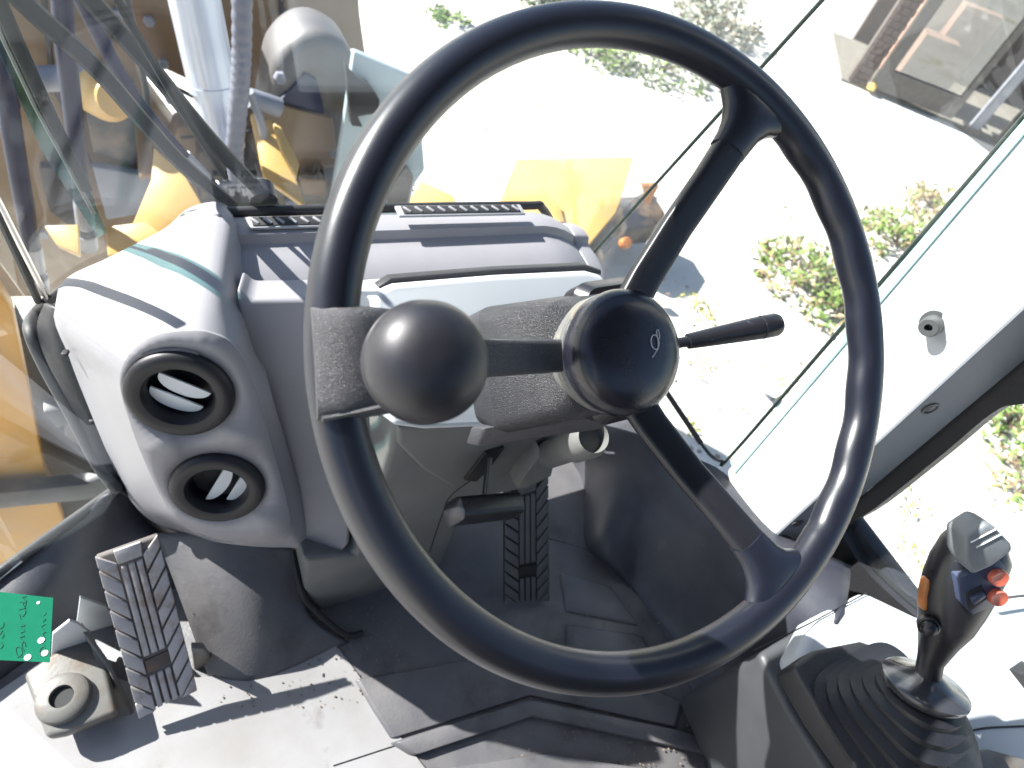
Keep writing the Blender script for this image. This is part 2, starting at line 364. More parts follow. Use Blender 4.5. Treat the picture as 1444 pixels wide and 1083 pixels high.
# knurled seat ring above the upper vent
kn = bmesh.new()
for k in range(40):
    a = R(95 + 55 * k / 39); 
    bmesh.ops.create_cube(kn, size=1, matrix=Matrix.Rotation(a, 4, 'Z') @ Matrix.Translation((s1 * 1.012, 0, .002)) @ Matrix.Diagonal((.004, .0007, .005, 1)))
o = obj('knurl_ring', bm2me(kn), M_DASH); o.parent = v1; tag(o, kind='stuff')
# dark gap under the hood + left side seal
# ================================================================ STEERING COLUMN
TH = .9063
N = V((0, -math.cos(TH), math.sin(TH))); W = V((0, 0, .729)); BV = V((0, math.sin(TH), math.cos(TH)))
WM = frame(W, N, (1, 0, 0))
col = thing('steering_column', 'grey steering column cover with black textured upper shroud under the wheel', 'steering column', WM)
def inW(*p): return WM @ V(p)
def rrect(ax, bx, r, h, n=5, cx=0, cy=0):
    out = []
    for sx, sy, a0 in ((1, 1, 0), (-1, 1, 90), (-1, -1, 180), (1, -1, 270)):
        for k in range(n + 1):
            a = R(a0 + 90 * k / n); out.append(V((cx + sx * (ax - r) + r * math.cos(a), cy + sy * (bx - r) + r * math.sin(a), h)))
    return out
o = obj('upper_shroud', loft([rrect(.034, .036, .02, -.058), rrect(.042, .043, .018, -.066), rrect(.047, .046, .014, -.09), rrect(.052, .052, .012, -.15, cy=-.002), rrect(.048, .049, .012, -.2, cy=-.002)]), M_TEX); o.parent = col
o = obj('collar', lathe([(.040, -.085), (.041, -.06), (.0405, -.052), (.042, -.050), (.042, -.046), (.039, -.044)], 48), M_COLLAR); o.parent = col
o = obj('shroud_skirt', prism([V((-.056, -.048, -.165)), V((.05, -.048, -.12)), V((.062, -.03, -.11)), V((.062, -.06, -.13)), V((.045, -.07, -.15)), V((-.055, -.066, -.19))], (0, .0, -.03), .003), M_TEXF); o.parent = col
# instrument pod behind the shroud
PP = (at(690, 500, y=.17), V((0, -.55, .83)).normalized())
pod = px([(530, 455), (528, 425), (536, 408), (556, 400), (700, 388), (828, 382), (850, 388), (872, 420), (872, 560), (840, 596), (600, 606), (553, 600), (540, 540)], pl=PP)
put('instrument_pod', prism(pod, (0, .10, -.09), .006, 4), M_CONSOLE, col)
rimp = px([(533, 404), (552, 392), (700, 380), (826, 374), (848, 381), (848, 388), (826, 383), (700, 389), (556, 401), (539, 411)], pl=(PP[0] + V((0, .012, 0)), PP[1]))
put('pod_gasket', prism(rimp, (0, .012, -.006), .001), M_RUB, col)
# lower cover down to the floor
cov = px([(552, 596), (548, 640), (520, 735), (500, 784), (428, 790), (430, 835), (455, 868), (503, 893), (592, 874), (622, 800), (645, 745), (665, 705), (745, 690), (778, 650), (828, 612), (878, 594), (860, 560), (600, 560)], y=.15)
covo = put('lower_cover', prism(cov, (0, .16, 0), .008, 4), M_POD, col)
# bevelled cheek on the cover
ck = px([(560, 604), (648, 596), (860, 600), (800, 616), (745, 640), (690, 652), (640, 690), (596, 664), (560, 628)], y=.145)
put('cover_cheek', prism(ck, (0, .02, 0), .006, 3), M_POD, col)
put('lever_slot', prism(px([(655, 678), (685, 640), (712, 632), (690, 662), (672, 680)], y=.1405), (0, .008, 0), .001), M_BLACKM, col)
# seam line in the cover
put('cover_seam', tube(catmull(px([(672, 672), (635, 700), (622, 730), (606, 778)], y=.1495), 5), .0008, 6), M_BLACKM, col)
# tilt lever
tl = put('tilt_lever', tube([at(690, 645, y=.135), at(684, 700, y=.10)], .0075, 12, flat=.5), M_BLACK, col)
p0, p1 = at(637, 722, y=.09), at(724, 713, y=.09)
bmL = rrect(.0185, .0135, .008, 0)
mL = frame(p0, p1 - p0, (0, -.2, 1)); me = loft([[v.copy() for v in rrect(.015, .010, .007, 0)], [v + V((0, 0, .003)) for v in bmL], [v + V((0, 0, (p1 - p0).length)) for v in bmL]])
me.transform(mL); h = put('lever_handle', me, M_BLACK, col)
# key switch barrel
k0, k1 = at(775, 640, y=.13), at(806, 628, y=.10)
put('switch_barrel', lathe([(.018, 0), (.018, (k1 - k0).length * 1.1), (.021, (k1 - k0).length * 1.15), (.021, (k1 - k0).length * 1.7), (.017, (k1 - k0).length * 1.85), (.015, (k1 - k0).length * 1.6)], 32, frame(k0, k1 - k0)), M_POD, col)
put('light_bracket', prism(px([(728, 690), (745, 665), (765, 640), (782, 655), (778, 672), (740, 690)], y=.125), (0, .03, 0), .003), M_POD, col)
# turn signal stalk
s0, s1_ = inW(.03, -.004, -.085), at(1098, 457, x=.165)
stk = put('signal_stalk', tube([s0, s0.lerp(s1_, .5)], .0042, 14), M_BLACK, col)
pa = s0.lerp(s1_, .42)
Ls = (s1_ - pa).length
put('stalk_grip', lathe([(.003, 0), (.0062, .001), (.0075, Ls * .3), (.0092, Ls * .72), (.0094, Ls * .78), (.0088, Ls * .785), (.0088, Ls * .80), (.0096, Ls * .805), (.0096, Ls * .96), (.008, Ls)], 24, frame(pa, s1_ - pa)), M_BLACK, stk)
put('switch_housing', xf(loft([rrect(.03, .052, .012, 0), rrect(.033, .054, .014, .02), rrect(.028, .048, .012, .03)]), WM @ Matrix.Translation((.028, .0, -.1))), M_BLACK, col)

# ================================================================ STEERING WHEEL
wh = thing('steering_wheel', 'black three spoke steering wheel with a round hub cap, large in front', 'steering wheel', WM)
def wobj(name, me, m, parent=wh, **k): o = obj(name, me, m, **k); o.parent = parent; return o
RR, rt = .2, .0125
prof = []
for k in range(28):
    a = 2 * math.pi * k / 28; rr = rt * (1 + .03 * math.cos(2 * a))
    if k in (1, 27): pass
    prof.append((rr * math.cos(a) + (.0007 if k == 0 else 0), rr * math.sin(a)))
SP = [R(173), R(53), R(-67)]
rings = []
NS = 240
for i in range(NS):
    a = 2 * math.pi * i / NS; gripw = 0
    # finger swells on the inner side between the spokes
    sw = .0009 * math.sin(a * 26) * (1 if (-.9 < (a if a < math.pi else a - 2 * math.pi) < .75) else 0)
    rings.append([V(((RR + x + (sw if x < -.006 else 0)) * math.cos(a), (RR + x + (sw if x < -.006 else 0)) * math.sin(a), z)) for x, z in prof])
vs_, fs_ = [], []
for r_ in rings: vs_ += r_
n_ = len(prof)
for i in range(NS):
    for j in range(n_): fs_.append((i * n_ + j, ((i + 1) % NS) * n_ + j, ((i + 1) % NS) * n_ + (j + 1) % n_, i * n_ + (j + 1) % n_))
wobj('rim', mesh(vs_, fs_), M_RIM)
def superell(hw, hh, n, p=2.6):
    out = []
    for k in range(n):
        a = 2 * math.pi * k / n; c, s = math.cos(a), math.sin(a)
        out.append((hw * math.copysign(abs(c) ** (2 / p), c), hh * math.copysign(abs(s) ** (2 / p), s)))
    return out
def armloft(ang, secs, n=24, p=2.6):
    """secs = (r, h, halfwidth, halfthick)"""
    rings = []
    ca, sa = math.cos(ang), math.sin(ang)
    for r_, h_, hw, ht in secs:
        rings.append([V((r_ * ca - x * sa, r_ * sa + x * ca, h_ + z)) for x, z in superell(hw, ht, n, p)])
    return loft(rings)
for a in SP[1:]:
    wobj('spoke', armloft(a, [(.03, -.052, .013, .006), (.06, -.047, .0125, .006), (.10, -.034, .012, .0062), (.135, -.018, .0118, .0066), (.158, -.009, .0122, .0072)], p=4), M_BLACK)
    wobj('spoke_joint', armloft(a, [(.156, -.010, .0135, .0088), (.163, -.007, .0140, .0094), (.171, -.005, .0155, .0098), (.179, -.003, .0200, .0100), (.187, -.001, .030, .0096), (.194, 0, .044, .0075), (.199, 0, .052, .004)], 32, 2.3), M_RIM)
wobj('spoke', armloft(SP[0], [(.03, -.055, .011, .006), (.07, -.044, .0112, .0065), (.105, -.028, .0115, .0065), (.13, -.016, .014, .007), (.15, -.006, .022, .008), (.17, 0, .0265, .009), (.182, .002, .0275, .0125), (.2, .001, .028, .0146), (.210, 0, .0275, .011)], 32, 5), M_TEXF)
# raised rim of the spoke plate
wobj('plate_lip', armloft(SP[0] + R(7.2), [(.150, .003, .0015, .006), (.186, .008, .0018, .0085), (.210, .004, .0018, .009)], 12, 3), M_TEXF)
# hub
wobj('hub', lathe([(.034, -.058), (.036, -.05), (.036, -.042)], 40), M_BLACK)
cap = wobj('hub_cap', lathe([(.036, -.048), (.041, -.046), (.0425, -.040), (.0432, -.034), (.042, -.0275), (.038, -.0222), (.031, -.0185), (.021, -.0163), (.010, -.0153), (0, -.015)], 64), mat('cap_black', (.010, .010, .016), .26, rvar=.05, vscale=25, bump=.04, bscale=900))
# horn sign, pale printed line
hp = []
for k in range(25):
    a = 2 * math.pi * k / 24; hp.append(V((.012 + .0032 * math.cos(a), .004 + .0048 * math.sin(a), -.0148)))
wobj('horn_mark', join(tube(hp, .00035, 6), tube([V((.0145, .011, -.0149)), V((.0148, .004, -.0150)), V((.0138, -.0005, -.0149)), V((.008, -.0055, -.0148))], .00035, 6), tube([V((.0145, .011, -.0149)), V((.0165, .012, -.0151)), V((.0168, .007, -.0151)), V((.0148, .004, -.015))], .0003, 6)), mat('print_grey', (.4, .4, .42), .5), cap)
# spinner knob on the plate
kc = V((-.168, .018, .05))
kn_ = wobj('spinner_knob', lathe([(.006, -.045), (.0065, -.03), (.009, -.0275), (.016, -.0255), (.0225, -.0185), (.0266, -.009), (.0278, .001), (.0268, .010), (.0230, .0175), (.0165, .0228), (.009, .0252), (0, .026)], 56, Matrix.Translation(kc)), M_KNOB)
wobj('mould_seam', lathe([(.0276, -.0004), (.02795, 0), (.0276, .0004)], 56, Matrix.Translation(kc + V((0, 0, .0012))), caps=False), M_KNOB, kn_)
wobj('knob_clamp', box(.03, .024, .012, (kc.x, kc.y, .006), .002), M_BLACK)

# ================================================================ PEDALS
def pedal(name, label, m, mg, p_tl, p_tr, p_br, p_bl, nrows, thick, chevflat=True, ymode=None):
    """tread pad: quad corners in the cab; ribs up the middle and slanted blocks at both sides"""
    o0 = p_bl; ex = (p_br - p_bl); up = (p_tl - p_bl); w_, L = ex.length, up.length
    nz = ex.cross(up).normalized(); 
    root = thing(name, label, 'pedal', frame(o0, nz, ex))
    Mi = root.matrix_world.inverted()
    def P(s, t, h=0): # s across 0..1, t up 0..1
        a = p_bl.lerp(p_br, s); b = p_tl.lerp(p_tr, s); return Mi @ (a.lerp(b, t) + nz * h)
    def blk(nm, quad, h0, h1, mt, bev=.0008):
        pts = [P(s, t, h0) for s, t in quad]; d = V((0, 0, h1 - h0)); return wobj(nm, prism(pts, d, bev, 2, .97), mt, root)
    blk('base_plate', [(0, 0), (1, 0), (1, 1), (0, 1)], -thick, 0, mat('pedal_base', (.11, .095, .09), .8) if mg is M_GROOVE else mg, .002)
    th_ = .0035
    for k in range(3):
        s = .37 + .13 * k
        blk('centre_rib', [(s - .05, .34), (s + .05, .34), (s + .05, .90), (s - .05, .90)], -.001, th_, m)
        blk('centre_rib', [(s - .045, .01), (s + .045, .01), (s + .045, .22), (s - .045, .22)], -.001, th_, m)
    blk('logo_patch', [(.30, .24), (.70, .24), (.72, .32), (.30, .32)], -.001, th_ * .6, mg)
    dt = .94 / nrows
    for k in range(nrows):
        t0 = .0 + dt * k; g = dt * .84; sl = dt * .95
        lo_, hi_ = t0, t0 + g
        blk('tread_block', [(.0, min(lo_ + sl, 1)), (.29, lo_), (.29, hi_), (.0, min(hi_ + sl, 1))], -.001, th_, m)
        blk('tread_block', [(.71, lo_), (1, min(lo_ + sl, 1)), (1, min(hi_ + sl, 1)), (.71, hi_)], -.001, th_, m)
    blk('tread_block', [(0, 0), (.27, 0), (.02, dt * .80), (0, dt * .80)], -.001, th_, m)
    blk('tread_block', [(.73, 0), (1, 0), (1, dt * .80), (.98, dt * .80)], -.001, th_, m)
    blk('top_tread', [(.30, .915), (.70, .915), (.72, .995), (.28, .995)], -.001, th_, m)
    return root
# brake pedal: bottom near the floor, leaning forward
BE = R(50)
def quad(bl, br, zb, tl, tr, be):
    a, b = at(*bl, z=zb), at(*br, z=zb); m_ = (a + b) / 2; n_ = V((0, -math.sin(be), math.cos(be)))
    pl = (m_, n_)
    return at(*tl, pl=pl), at(*tr, pl=pl), at(*br, pl=pl), at(*bl, pl=pl)
tl_, tr_, br_, bl_ = quad((196, 1012), (278, 972), .03, (134, 784), (222, 753), BE)
bp = pedal('brake_pedal', 'large grey rubber brake pedal with herringbone tread left of the column', M_PED, M_GROOVE, tl_, tr_, br_, bl_, 8, .006)
mid = (bl_ + br_) / 2; top = (tl_ + tr_) / 2
ya = br_.y + .035
put('pedal_arm', prism(px([(270, 915), (288, 915), (314, 950), (292, 974), (276, 962)], y=ya), (0, .01, 0), .003), M_STEEL, bp)
put('pedal_bracket', prism(px([(272, 868), (282, 866), (312, 915), (326, 960), (300, 970), (276, 920)], y=ya + .05), (0, .03, 0), .004), M_RUB, bp)
tl_, tr_, br_, bl_ = quad((712, 852), (774, 846), .02, (712, 690), (772, 668), R(55))
tp = pedal('throttle_pedal', 'narrow black throttle pedal with grooved tread right of the column', M_PEDK, M_BLACKM, tl_, tr_, br_, bl_, 9, .008)

# ================================================================ FOOT BRACKET (left) WITH ROUND HOLE
fb = thing('floor_bracket', 'bent steel bracket with a round hole bolted beside the brake pedal', 'bracket', Matrix.Translation(at(100, 1000, z=0)))
zt = .045
topf = px([(32, 950), (72, 922), (128, 893), (150, 940), (165, 1005), (90, 1035), (64, 1040)], z=zt)
put('plate', prism(topf, (0, 0, -.02), .006, 4), M_STEEL, fb)
bmn = at(90, 985, z=zt + .001)
put('boss', lathe([(.030, -.002), (.028, .008), (.024, .011), (.013, .0115), (.012, .004), (.012, -.01)], 32, Matrix.Translation(bmn)), M_STEEL, fb)
put('hole', lathe([(.0125, 0), (.0115, .0012), (0, .0012)], 24, Matrix.Translation(bmn + V((.0, 0, .005)))), M_BLACKM, fb)
put('upright_flange', prism(px([(74, 895), (98, 876), (110, 880), (128, 893), (124, 918), (72, 932)], y=at(100, 905, z=.06).y), (0, .004, 0), .0012), M_PILLAR, fb)
put('side_gusset', prism([at(110, 882, z=.085), at(152, 940, z=.05), at(185, 1010, z=.002), at(160, 1020, z=.002), at(118, 900, z=.03)], (.004, .003, 0), .001), M_STEEL, fb)
pb = obj('stop_plate', prism(px([(113, 843), (150, 856), (164, 884), (166, 910), (152, 935), (108, 880)], y=at(130, 890, z=.05).y + .02), (0, .004, .0), .0008), M_PILLAR)
tag(pb, 'bright sunlit folded steel plate standing between the bracket and brake pedal', 'plate')

# ================================================================ GREEN TAG
tg = px([(-60, 828), (75, 843), (70, 934), (-60, 928)], z=.30)
gt = thing('green_tag', 'green card tag with handwriting and punched holes at the left edge', 'tag', Matrix.Translation(tg[0]))
tn = (tg[1] - tg[0]).cross(tg[3] - tg[0]).normalized()
if tn.z < 0: tn = -tn
def thick_poly(pts, t): return prism(pts, V(tn) * t, 0)
put('card', thick_poly(tg, -.0006), M_GREEN, gt)
def onT(u, v, h=.0004): return at(u, v, pl=(tg[0] + tn * h, tn))
# handwriting: Peru Staden / Drivelo written sideways, as pen strokes
def stroke(pts): return tube(catmull([onT(u, v) for u, v in pts], 4), .00024, 5)
W1 = [[(24, 927), (31, 922), (28, 912), (22, 915), (25, 925), (33, 926)], [(34, 918), (30, 910), (34, 905), (36, 912)], [(33, 904), (28, 899), (34, 897), (29, 893), (35, 890)], [(34, 888), (29, 884), (35, 882), (30, 879)],
      [(29, 873), (27, 866), (32, 869), (36, 862), (31, 858)], [(26, 860), (37, 857)], [(34, 856), (32, 851), (36, 850), (35, 856)], [(27, 849), (37, 849), (33, 844)], [(35, 846), (31, 843), (37, 841)]]
W2 = [[(57, 925), (64, 921), (62, 912), (56, 917), (57, 925)], [(63, 910), (59, 906), (64, 903)], [(63, 899), (60, 894), (65, 891)], [(62, 888), (58, 884), (64, 880)], [(60, 877), (64, 873), (60, 870)], [(62, 868), (65, 864)]]
W3 = [[(0, 915), (4, 910), (0, 905)], [(2, 900), (5, 895), (-2, 890)], [(-2, 887), (4, 884), (5, 878)], [(0, 895), (3, 889)]]
put('handwriting', join(*[stroke(s) for s in W1 + W2 + W3]), M_INK, gt)
for u, v, r_ in ((54, 850, .0014), (58, 903, .0028), (63, 921, .0028), (39, 927, .0028)):
    put('punched_hole', lathe([(r_, 0), (r_, .0003), (0, .0003)], 20, frame(onT(u, v, .0002), tn)), mat('hole_white', (.5, .5, .47), .7), gt)
put('tag_tie', tube(catmull([onT(-55, 880), onT(-90, 880), onT(-180, 860)], 5), .0012, 6), M_RUB, gt)

# ================================================================ GLAZING AND FRAME
WY = lambda z: .548 - .332 * (z - .255)        # windscreen leans back
def ws(u, v):
    n = V((0, 1, .332)).normalized(); return at(u, v, pl=(V((0, .548, .255)), n))
wn = V((0, 1, .332)).normalized()
ws_t = thing('windscreen', 'large flat front windscreen with black rubber seal above the dashboard', 'window', Matrix.Translation((0, .548, .255)))
SL = ws(52, 440)
xl = SL.x
gl = [V((xl, WY(z), z)) for z in (SL.z,)]
gpts = [V((xl, WY(.2), .2)), V((.43, WY(.25), .25)), V((.43, WY(1.55), 1.55)), V((xl - .03, WY(1.55), 1.55))]
put('glass_pane', prism(gpts, wn * .005, 0), M_WSG, ws_t)
# black seal following the dash outline
seal = catmull([ws(52, 452), ws(70, 425), ws(120, 388), ws(180, 362), ws(240, 332), ws(258, 312), ws(285, 302), ws(400, 297), ws(560, 293), ws(740, 290), ws(765, 294), ws(790, 335), ws(825, 372)], 6)
put('rubber_seal', tube(seal, .0065, 10), M_RUB, ws_t)
bead = catmull([p + V((0, -.009, .004)) for p in (ws(64, 436), ws(120, 394), ws(180, 367), ws(236, 342))], 14)
bm = bmesh.new()
for k in range(110):
    i = k / 109 * (len(bead) - 1); a = int(min(i, len(bead) - 2)); p = bead[a].lerp(bead[a + 1], i - a)
    bmesh.ops.create_icosphere(bm, subdivisions=1, radius=.0016, matrix=Matrix.Translation(p))
o = put('piping_bead', bm2me(bm), M_WHITE, ws_t); tag(o, kind='stuff')
bead = catmull([ws(u, v) + V((0, -.012, .0)) for u, v in ((345, 306), (450, 301), (560, 297), (740, 294))], 14); bm = bmesh.new()
for k in range(120):
    i = k / 119 * (len(bead) - 1); a = int(min(i, len(bead) - 2)); p = bead[a].lerp(bead[a + 1], i - a)
    bmesh.ops.create_icosphere(bm, subdivisions=1, radius=.0013, matrix=Matrix.Translation(p))
o = put('piping_bead', bm2me(bm), M_RUB, ws_t); tag(o, kind='stuff')
# right hand glass-to-glass joint
ja, jb = V((.43, WY(.24), .24)), V((.43, WY(1.55), 1.55))
put('glass_joint', tube([ja, jb], .0028, 8), mat('joint_green', (.008, .02, .016), .3), ws_t)
PX = .52
pb_, pt_ = at(1020, 655, x=PX), at(1444, 165, x=PX)
dirp = (pt_ - pb_).normalized()
ptop = pb_ + dirp * 1.6
cg = thing('corner_window_right', 'narrow right front corner window between windscreen and white pillar', 'window', Matrix.Translation(pb_))
put('glass_pane', prism([V((.435, WY(.2) - .002, .2)), pb_ + V((0, 0, -.03)), ptop, V((.435, jb.y, jb.z + .1))], (.004, .003, 0), 0), M_GLASS, cg)
put('edge_seal', tube(catmull([pb_ + V((-.012, .05, -.004)), pb_ + V((-.008, .022, -.004)), pb_ + V((-.002, .006, .004)), pb_ + dirp * .03, pb_ + dirp * .4, pb_ + dirp * 1.5], 6), .003, 8), mat('joint_green', (.008, .02, .016), .3), cg)
put('bottom_seal', tube([ja + V((0, -.004, -.0)), pb_ + V((-.012, .05, -.004))], .005, 8), M_RUB, cg)
# left glass
LA = at(62, 418, x=xl - .004); LB = at(-40, 222, x=xl - .02)
lw = thing('side_window_left', 'left side window whose lower corner shows the yellow fender', 'window', Matrix.Translation(SL))
lbot = [at(45, 470, y=.47), at(170, 682, y=.325), at(0, 806, y=.305), at(-120, 905, y=.25)]
lrow = catmull([SL + V((-.01, 0, .02)), lbot[0], lbot[1], lbot[2], lbot[3]], 4)
pane = put('glass_pane', loft([lrow, [p + V((-.12, -.1, .6)) for p in lrow], [p + V((-.24, -.2, 1.2)) for p in lrow]], False, False), M_GLASS, lw); so_ = pane.modifiers.new('solid', 'SOLIDIFY'); so_.thickness = .004
put('glass_edge', tube([ws(66, 420), ws(0, 290), ws(-80, 140)], .0035, 8), M_CHROME, lw)
put('edge_seal', tube([ws(62, 424) + V((-.006, 0, 0)), ws(-8, 290), ws(-88, 140)], .0045, 8), M_RUB, lw)
put('corner_seal', tube(catmull([ws(70, 425), ws(50, 445), at(44, 465, y=.47), at(62, 510, y=.44), at(100, 580, y=.39), at(140, 655, y=.34), at(168, 690, y=.315)], 6), .0085, 10), M_RUB, lw)
gk = [[at(62, 428, y=.46), at(52, 462, y=.46), at(66, 510, y=.43), at(104, 580, y=.385), at(143, 655, y=.335), at(172, 692, y=.31)], [at(90, 440, y=.43), at(92, 470, y=.43), at(106, 510, y=.41), at(136, 575, y=.38), at(165, 640, y=.35), at(195, 705, y=.32)]]
rg = [catmull(x_, 5) for x_ in gk]; go_ = put('corner_gasket', loft(rg, False, False), M_RUB, lw); go_.modifiers.new('solid', 'SOLIDIFY').thickness = .004
put('bottom_seal', tube(catmull([at(172, 684, y=.33), at(100, 735, y=.32), at(0, 806, y=.305), at(-120, 895, y=.25)], 6), .007, 10), M_RUB, lw)
bead = [at(30, 792, y=.305), at(-15, 828, y=.295)]
bm = bmesh.new()
for k in range(26): bmesh.ops.create_icosphere(bm, subdivisions=1, radius=.0014, matrix=Matrix.Translation(bead[0].lerp(bead[1], k / 25)))
o = put('piping_bead', bm2me(bm), M_WHITE, lw); tag(o, kind='stuff')

# right pillar: painted, two faces
pil = thing('front_pillar', 'broad white painted right pillar with a bolt and a plug', 'pillar', Matrix.Translation(pb_))
a0, a1 = at(1028, 660, x=PX), at(1460, 160, x=PX)
e0, e1 = at(1085, 765, x=PX - .005), at(1500, 385, x=PX - .005)
dz = (a1 - a0).normalized()
def along(p, q, s): return p + (q - p) * s
up0, up1 = a0 - (a1 - a0) * .02, a1 + (a1 - a0) * 1.2
lo0, lo1 = e0 - (e1 - e0) * .12, e1 + (e1 - e0) * 1.2
put('white_face', prism([up0, up1, lo1, lo0], (.05, .0, 0), .006, 3), M_PILLAR, pil)
# teal sheen strip: glass edge against pillar
put('trim_strip', prism([at(1030, 652, x=PX - .003), at(1452, 158, x=PX - .003), at(1452, 180, x=PX - .003), at(1036, 668, x=PX - .003)], (.004, 0, 0), .001), mat('pale_teal', (.38, .60, .60), .35), pil)
g0, g1 = at(1060, 790, x=PX + .02), at(1500, 372, x=PX + .02)
h0, h1 = at(1180, 735, x=PX + .045), at(1500, 462, x=PX + .045)
# rear face turned from the sun, its shade put into a darker paint colour
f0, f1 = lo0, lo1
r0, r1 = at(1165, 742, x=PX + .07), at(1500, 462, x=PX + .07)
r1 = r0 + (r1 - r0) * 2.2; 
put('shaded_face', prism([f0 + V((-.0005, 0, 0)), f1, r1, r0], (.03, .03, 0), .002, 2), mat('pillar_shaded', (.13, .14, .16), .5, bump=.1, bscale=700, bdist=.0004), pil)
bx = at(1318, 456, x=PX - .001)
bo = put('bolt', lathe([(.016, 0), (.016, .003), (.0115, .0035), (.0115, .020), (.0100, .022), (.0045, .022), (.0042, .010), (0, .010)], 24, frame(bx, (-1, -.25, .1))), mat('bolt_grey', (.05, .053, .056), .4), pil)
pc = at(1311, 575, pl=((f0 + r0) / 2, (r0 - f0).cross(f1 - f0)))
nn = (r0 - f0).cross(f1 - f0).normalized()
if nn.dot(CAM - pc) < 0: nn = -nn
put('plug', lathe([(.0105, -.001), (.0105, .0016), (.008, .0022), (.0075, .0005), (0, .0005)], 24, frame(pc + nn * .0006, nn)), mat('plug_grey', (.05, .045, .045), .5), pil)
pc2 = at(1124, 737, pl=((f0 + r0) / 2, nn))
put('plug', lathe([(.009, -.001), (.009, .0016), (.007, .0022), (0, .001)], 24, frame(pc2 + nn * .0006, nn)), mat('plug_grey', (.05, .045, .045), .5), pil)

# door window right with rounded corner and black seal
DX = PX + .085
dw = thing('door_window_right', 'rounded right door window at the picture edge above the joystick', 'window', Matrix.Translation(at(1230, 760, x=DX)))
outerp = [(1060, 800), (1160, 735), (1224, 692), (1444, 505), (1560, 408), (1700, 300), (1700, 1000), (1400, 1000), (1290, 880), (1240, 850), (1180, 828)]
innerp = [(1190, 745), (1235, 716), (1330, 640), (1400, 582), (1440, 570), (1560, 560), (1700, 560), (1700, 930), (1480, 960), (1345, 905), (1282, 862), (1222, 806), (1197, 770)]
def ring_plate(outer, inner, x, dxt):
    # bridge outer and inner loops of different counts with triangle fill
    bm = bmesh.new()
    def loop(pts, xx):
        vs = [bm.verts.new(p) for p in pts]; es = [bm.edges.new((vs[i], vs[(i + 1) % len(vs)])) for i in range(len(vs))]; return vs, es
    O = catmull([at(u, v, x=x) for u, v in outer], 1, True); I = catmull([at(u, v, x=x) for u, v in inner], 4, True)
    vo, eo = loop(O, 0); vi, ei = loop(I, 0)
    bmesh.ops.triangle_fill(bm, use_beauty=True, edges=eo + ei)
    r = bmesh.ops.extrude_face_region(bm, geom=bm.faces[:]); bmesh.ops.translate(bm, vec=(dxt, 0, 0), verts=[g for g in r['geom'] if isinstance(g, bmesh.types.BMVert)])
    return bm2me(bm), I
fr_me, I = ring_plate(outerp, innerp, DX, .03)
put('door_frame', fr_me, M_RUB, dw)
put('glass_pane', prism([p + V((.012, 0, 0)) for p in I], (.004, 0, 0), 0), M_GLASS, dw)
put('frame_knob', lathe([(.014, 0), (.014, .006), (.009, .010), (.004, .010), (0, .004)], 24, frame(at(1185, 803, x=DX - .001), (-1, -.3, .3))), M_RUB, dw)

# black sidewall trim between mat and corner glass
g = [[at(835, 596, y=.30), at(900, 612, y=.23), at(960, 640, x=.46), at(1020, 668, x=PX), at(1090, 745, x=PX + .01), at(1200, 800, x=PX + .04)],
     [at(800, 625, y=.30), at(870, 660, y=.20), at(935, 705, x=.40), at(990, 745, x=.42), at(1070, 810, x=.42), at(1180, 880, x=.40)],
     [at(770, 735, y=.30), at(835, 760, z=.03), at(900, 810, z=.02), at(950, 870, z=.02), at(1010, 925, z=.04), at(1090, 960, z=.10)],
     [at(765, 758, z=.0), at(850, 788, z=-.002), at(900, 840, z=-.002), at(935, 890, z=-.002), at(970, 960, z=-.002), at(1000, 1110, z=-.002)]]
surf(g, M_SIDE, 'side_trim', kind='structure')

# ================================================================ RIGHT CONSOLE AND JOYSTICK
CZ = .30
con = thing('side_console', 'pale grey right armrest console washed white by the sun', 'console', Matrix.Translation(at(1250, 900, z=CZ)))
ctop = px([(1122, 925), (1150, 868), (1222, 832), (1300, 870), (1700, 800), (1800, 1300), (1330, 1300), (1250, 1083), (1180, 980)], z=CZ)
cbody = px([(1085, 905), (1150, 868), (1222, 832), (1300, 870), (1700, 800), (1800, 1300), (1300, 1300), (1190, 1083), (1130, 990)], z=CZ)
put('console_top', prism(ctop, (0, 0, -.05), .012, 4), M_CONSOLE, con)
put('console_body', prism([p + V((.012, -.004, -.045)) for p in cbody], (0, 0, -.24), .01, 3), M_OLIVE, con)
put('console_seam', tube(catmull(px([(1340, 1060), (1350, 1042), (1380, 1028), (1444, 1024), (1560, 1020)], z=CZ + .0006), 6), .0012, 6), M_BLACKM, con)
put('trim_seam', tube(px([(1062, 918), (1140, 880), (1222, 836)], z=CZ + .0008), .0010, 6), M_BLACKM, con)
put('hatch_edge', prism(px([(1345, 1062), (1375, 1060), (1430, 1075), (1420, 1100), (1340, 1100)], z=CZ + .004), (0, 0, .02), .003), M_STEEL, con)
put('cable', tube(catmull(px([(1400, 846), (1444, 840), (1520, 836)], z=CZ + .02), 4), .002, 8), M_RUB, con)

JB = .34
js = thing('joystick', 'black pistol grip joystick with two orange buttons on a ribbed rubber boot', 'joystick', Matrix.Translation(at(1250, 1000, z=JB)))
jc = at(1305, 966, z=.40)                                   # metal disc centre
# lever axis: forward-leaning, from the disc to the grip head
jt = at(1390, 772, x=jc.x + .035)
ax = (jt - jc).normalized()
#print('JOY', jc, jt, ax, (jt - jc).length)
view = (CAM - jc).normalized()
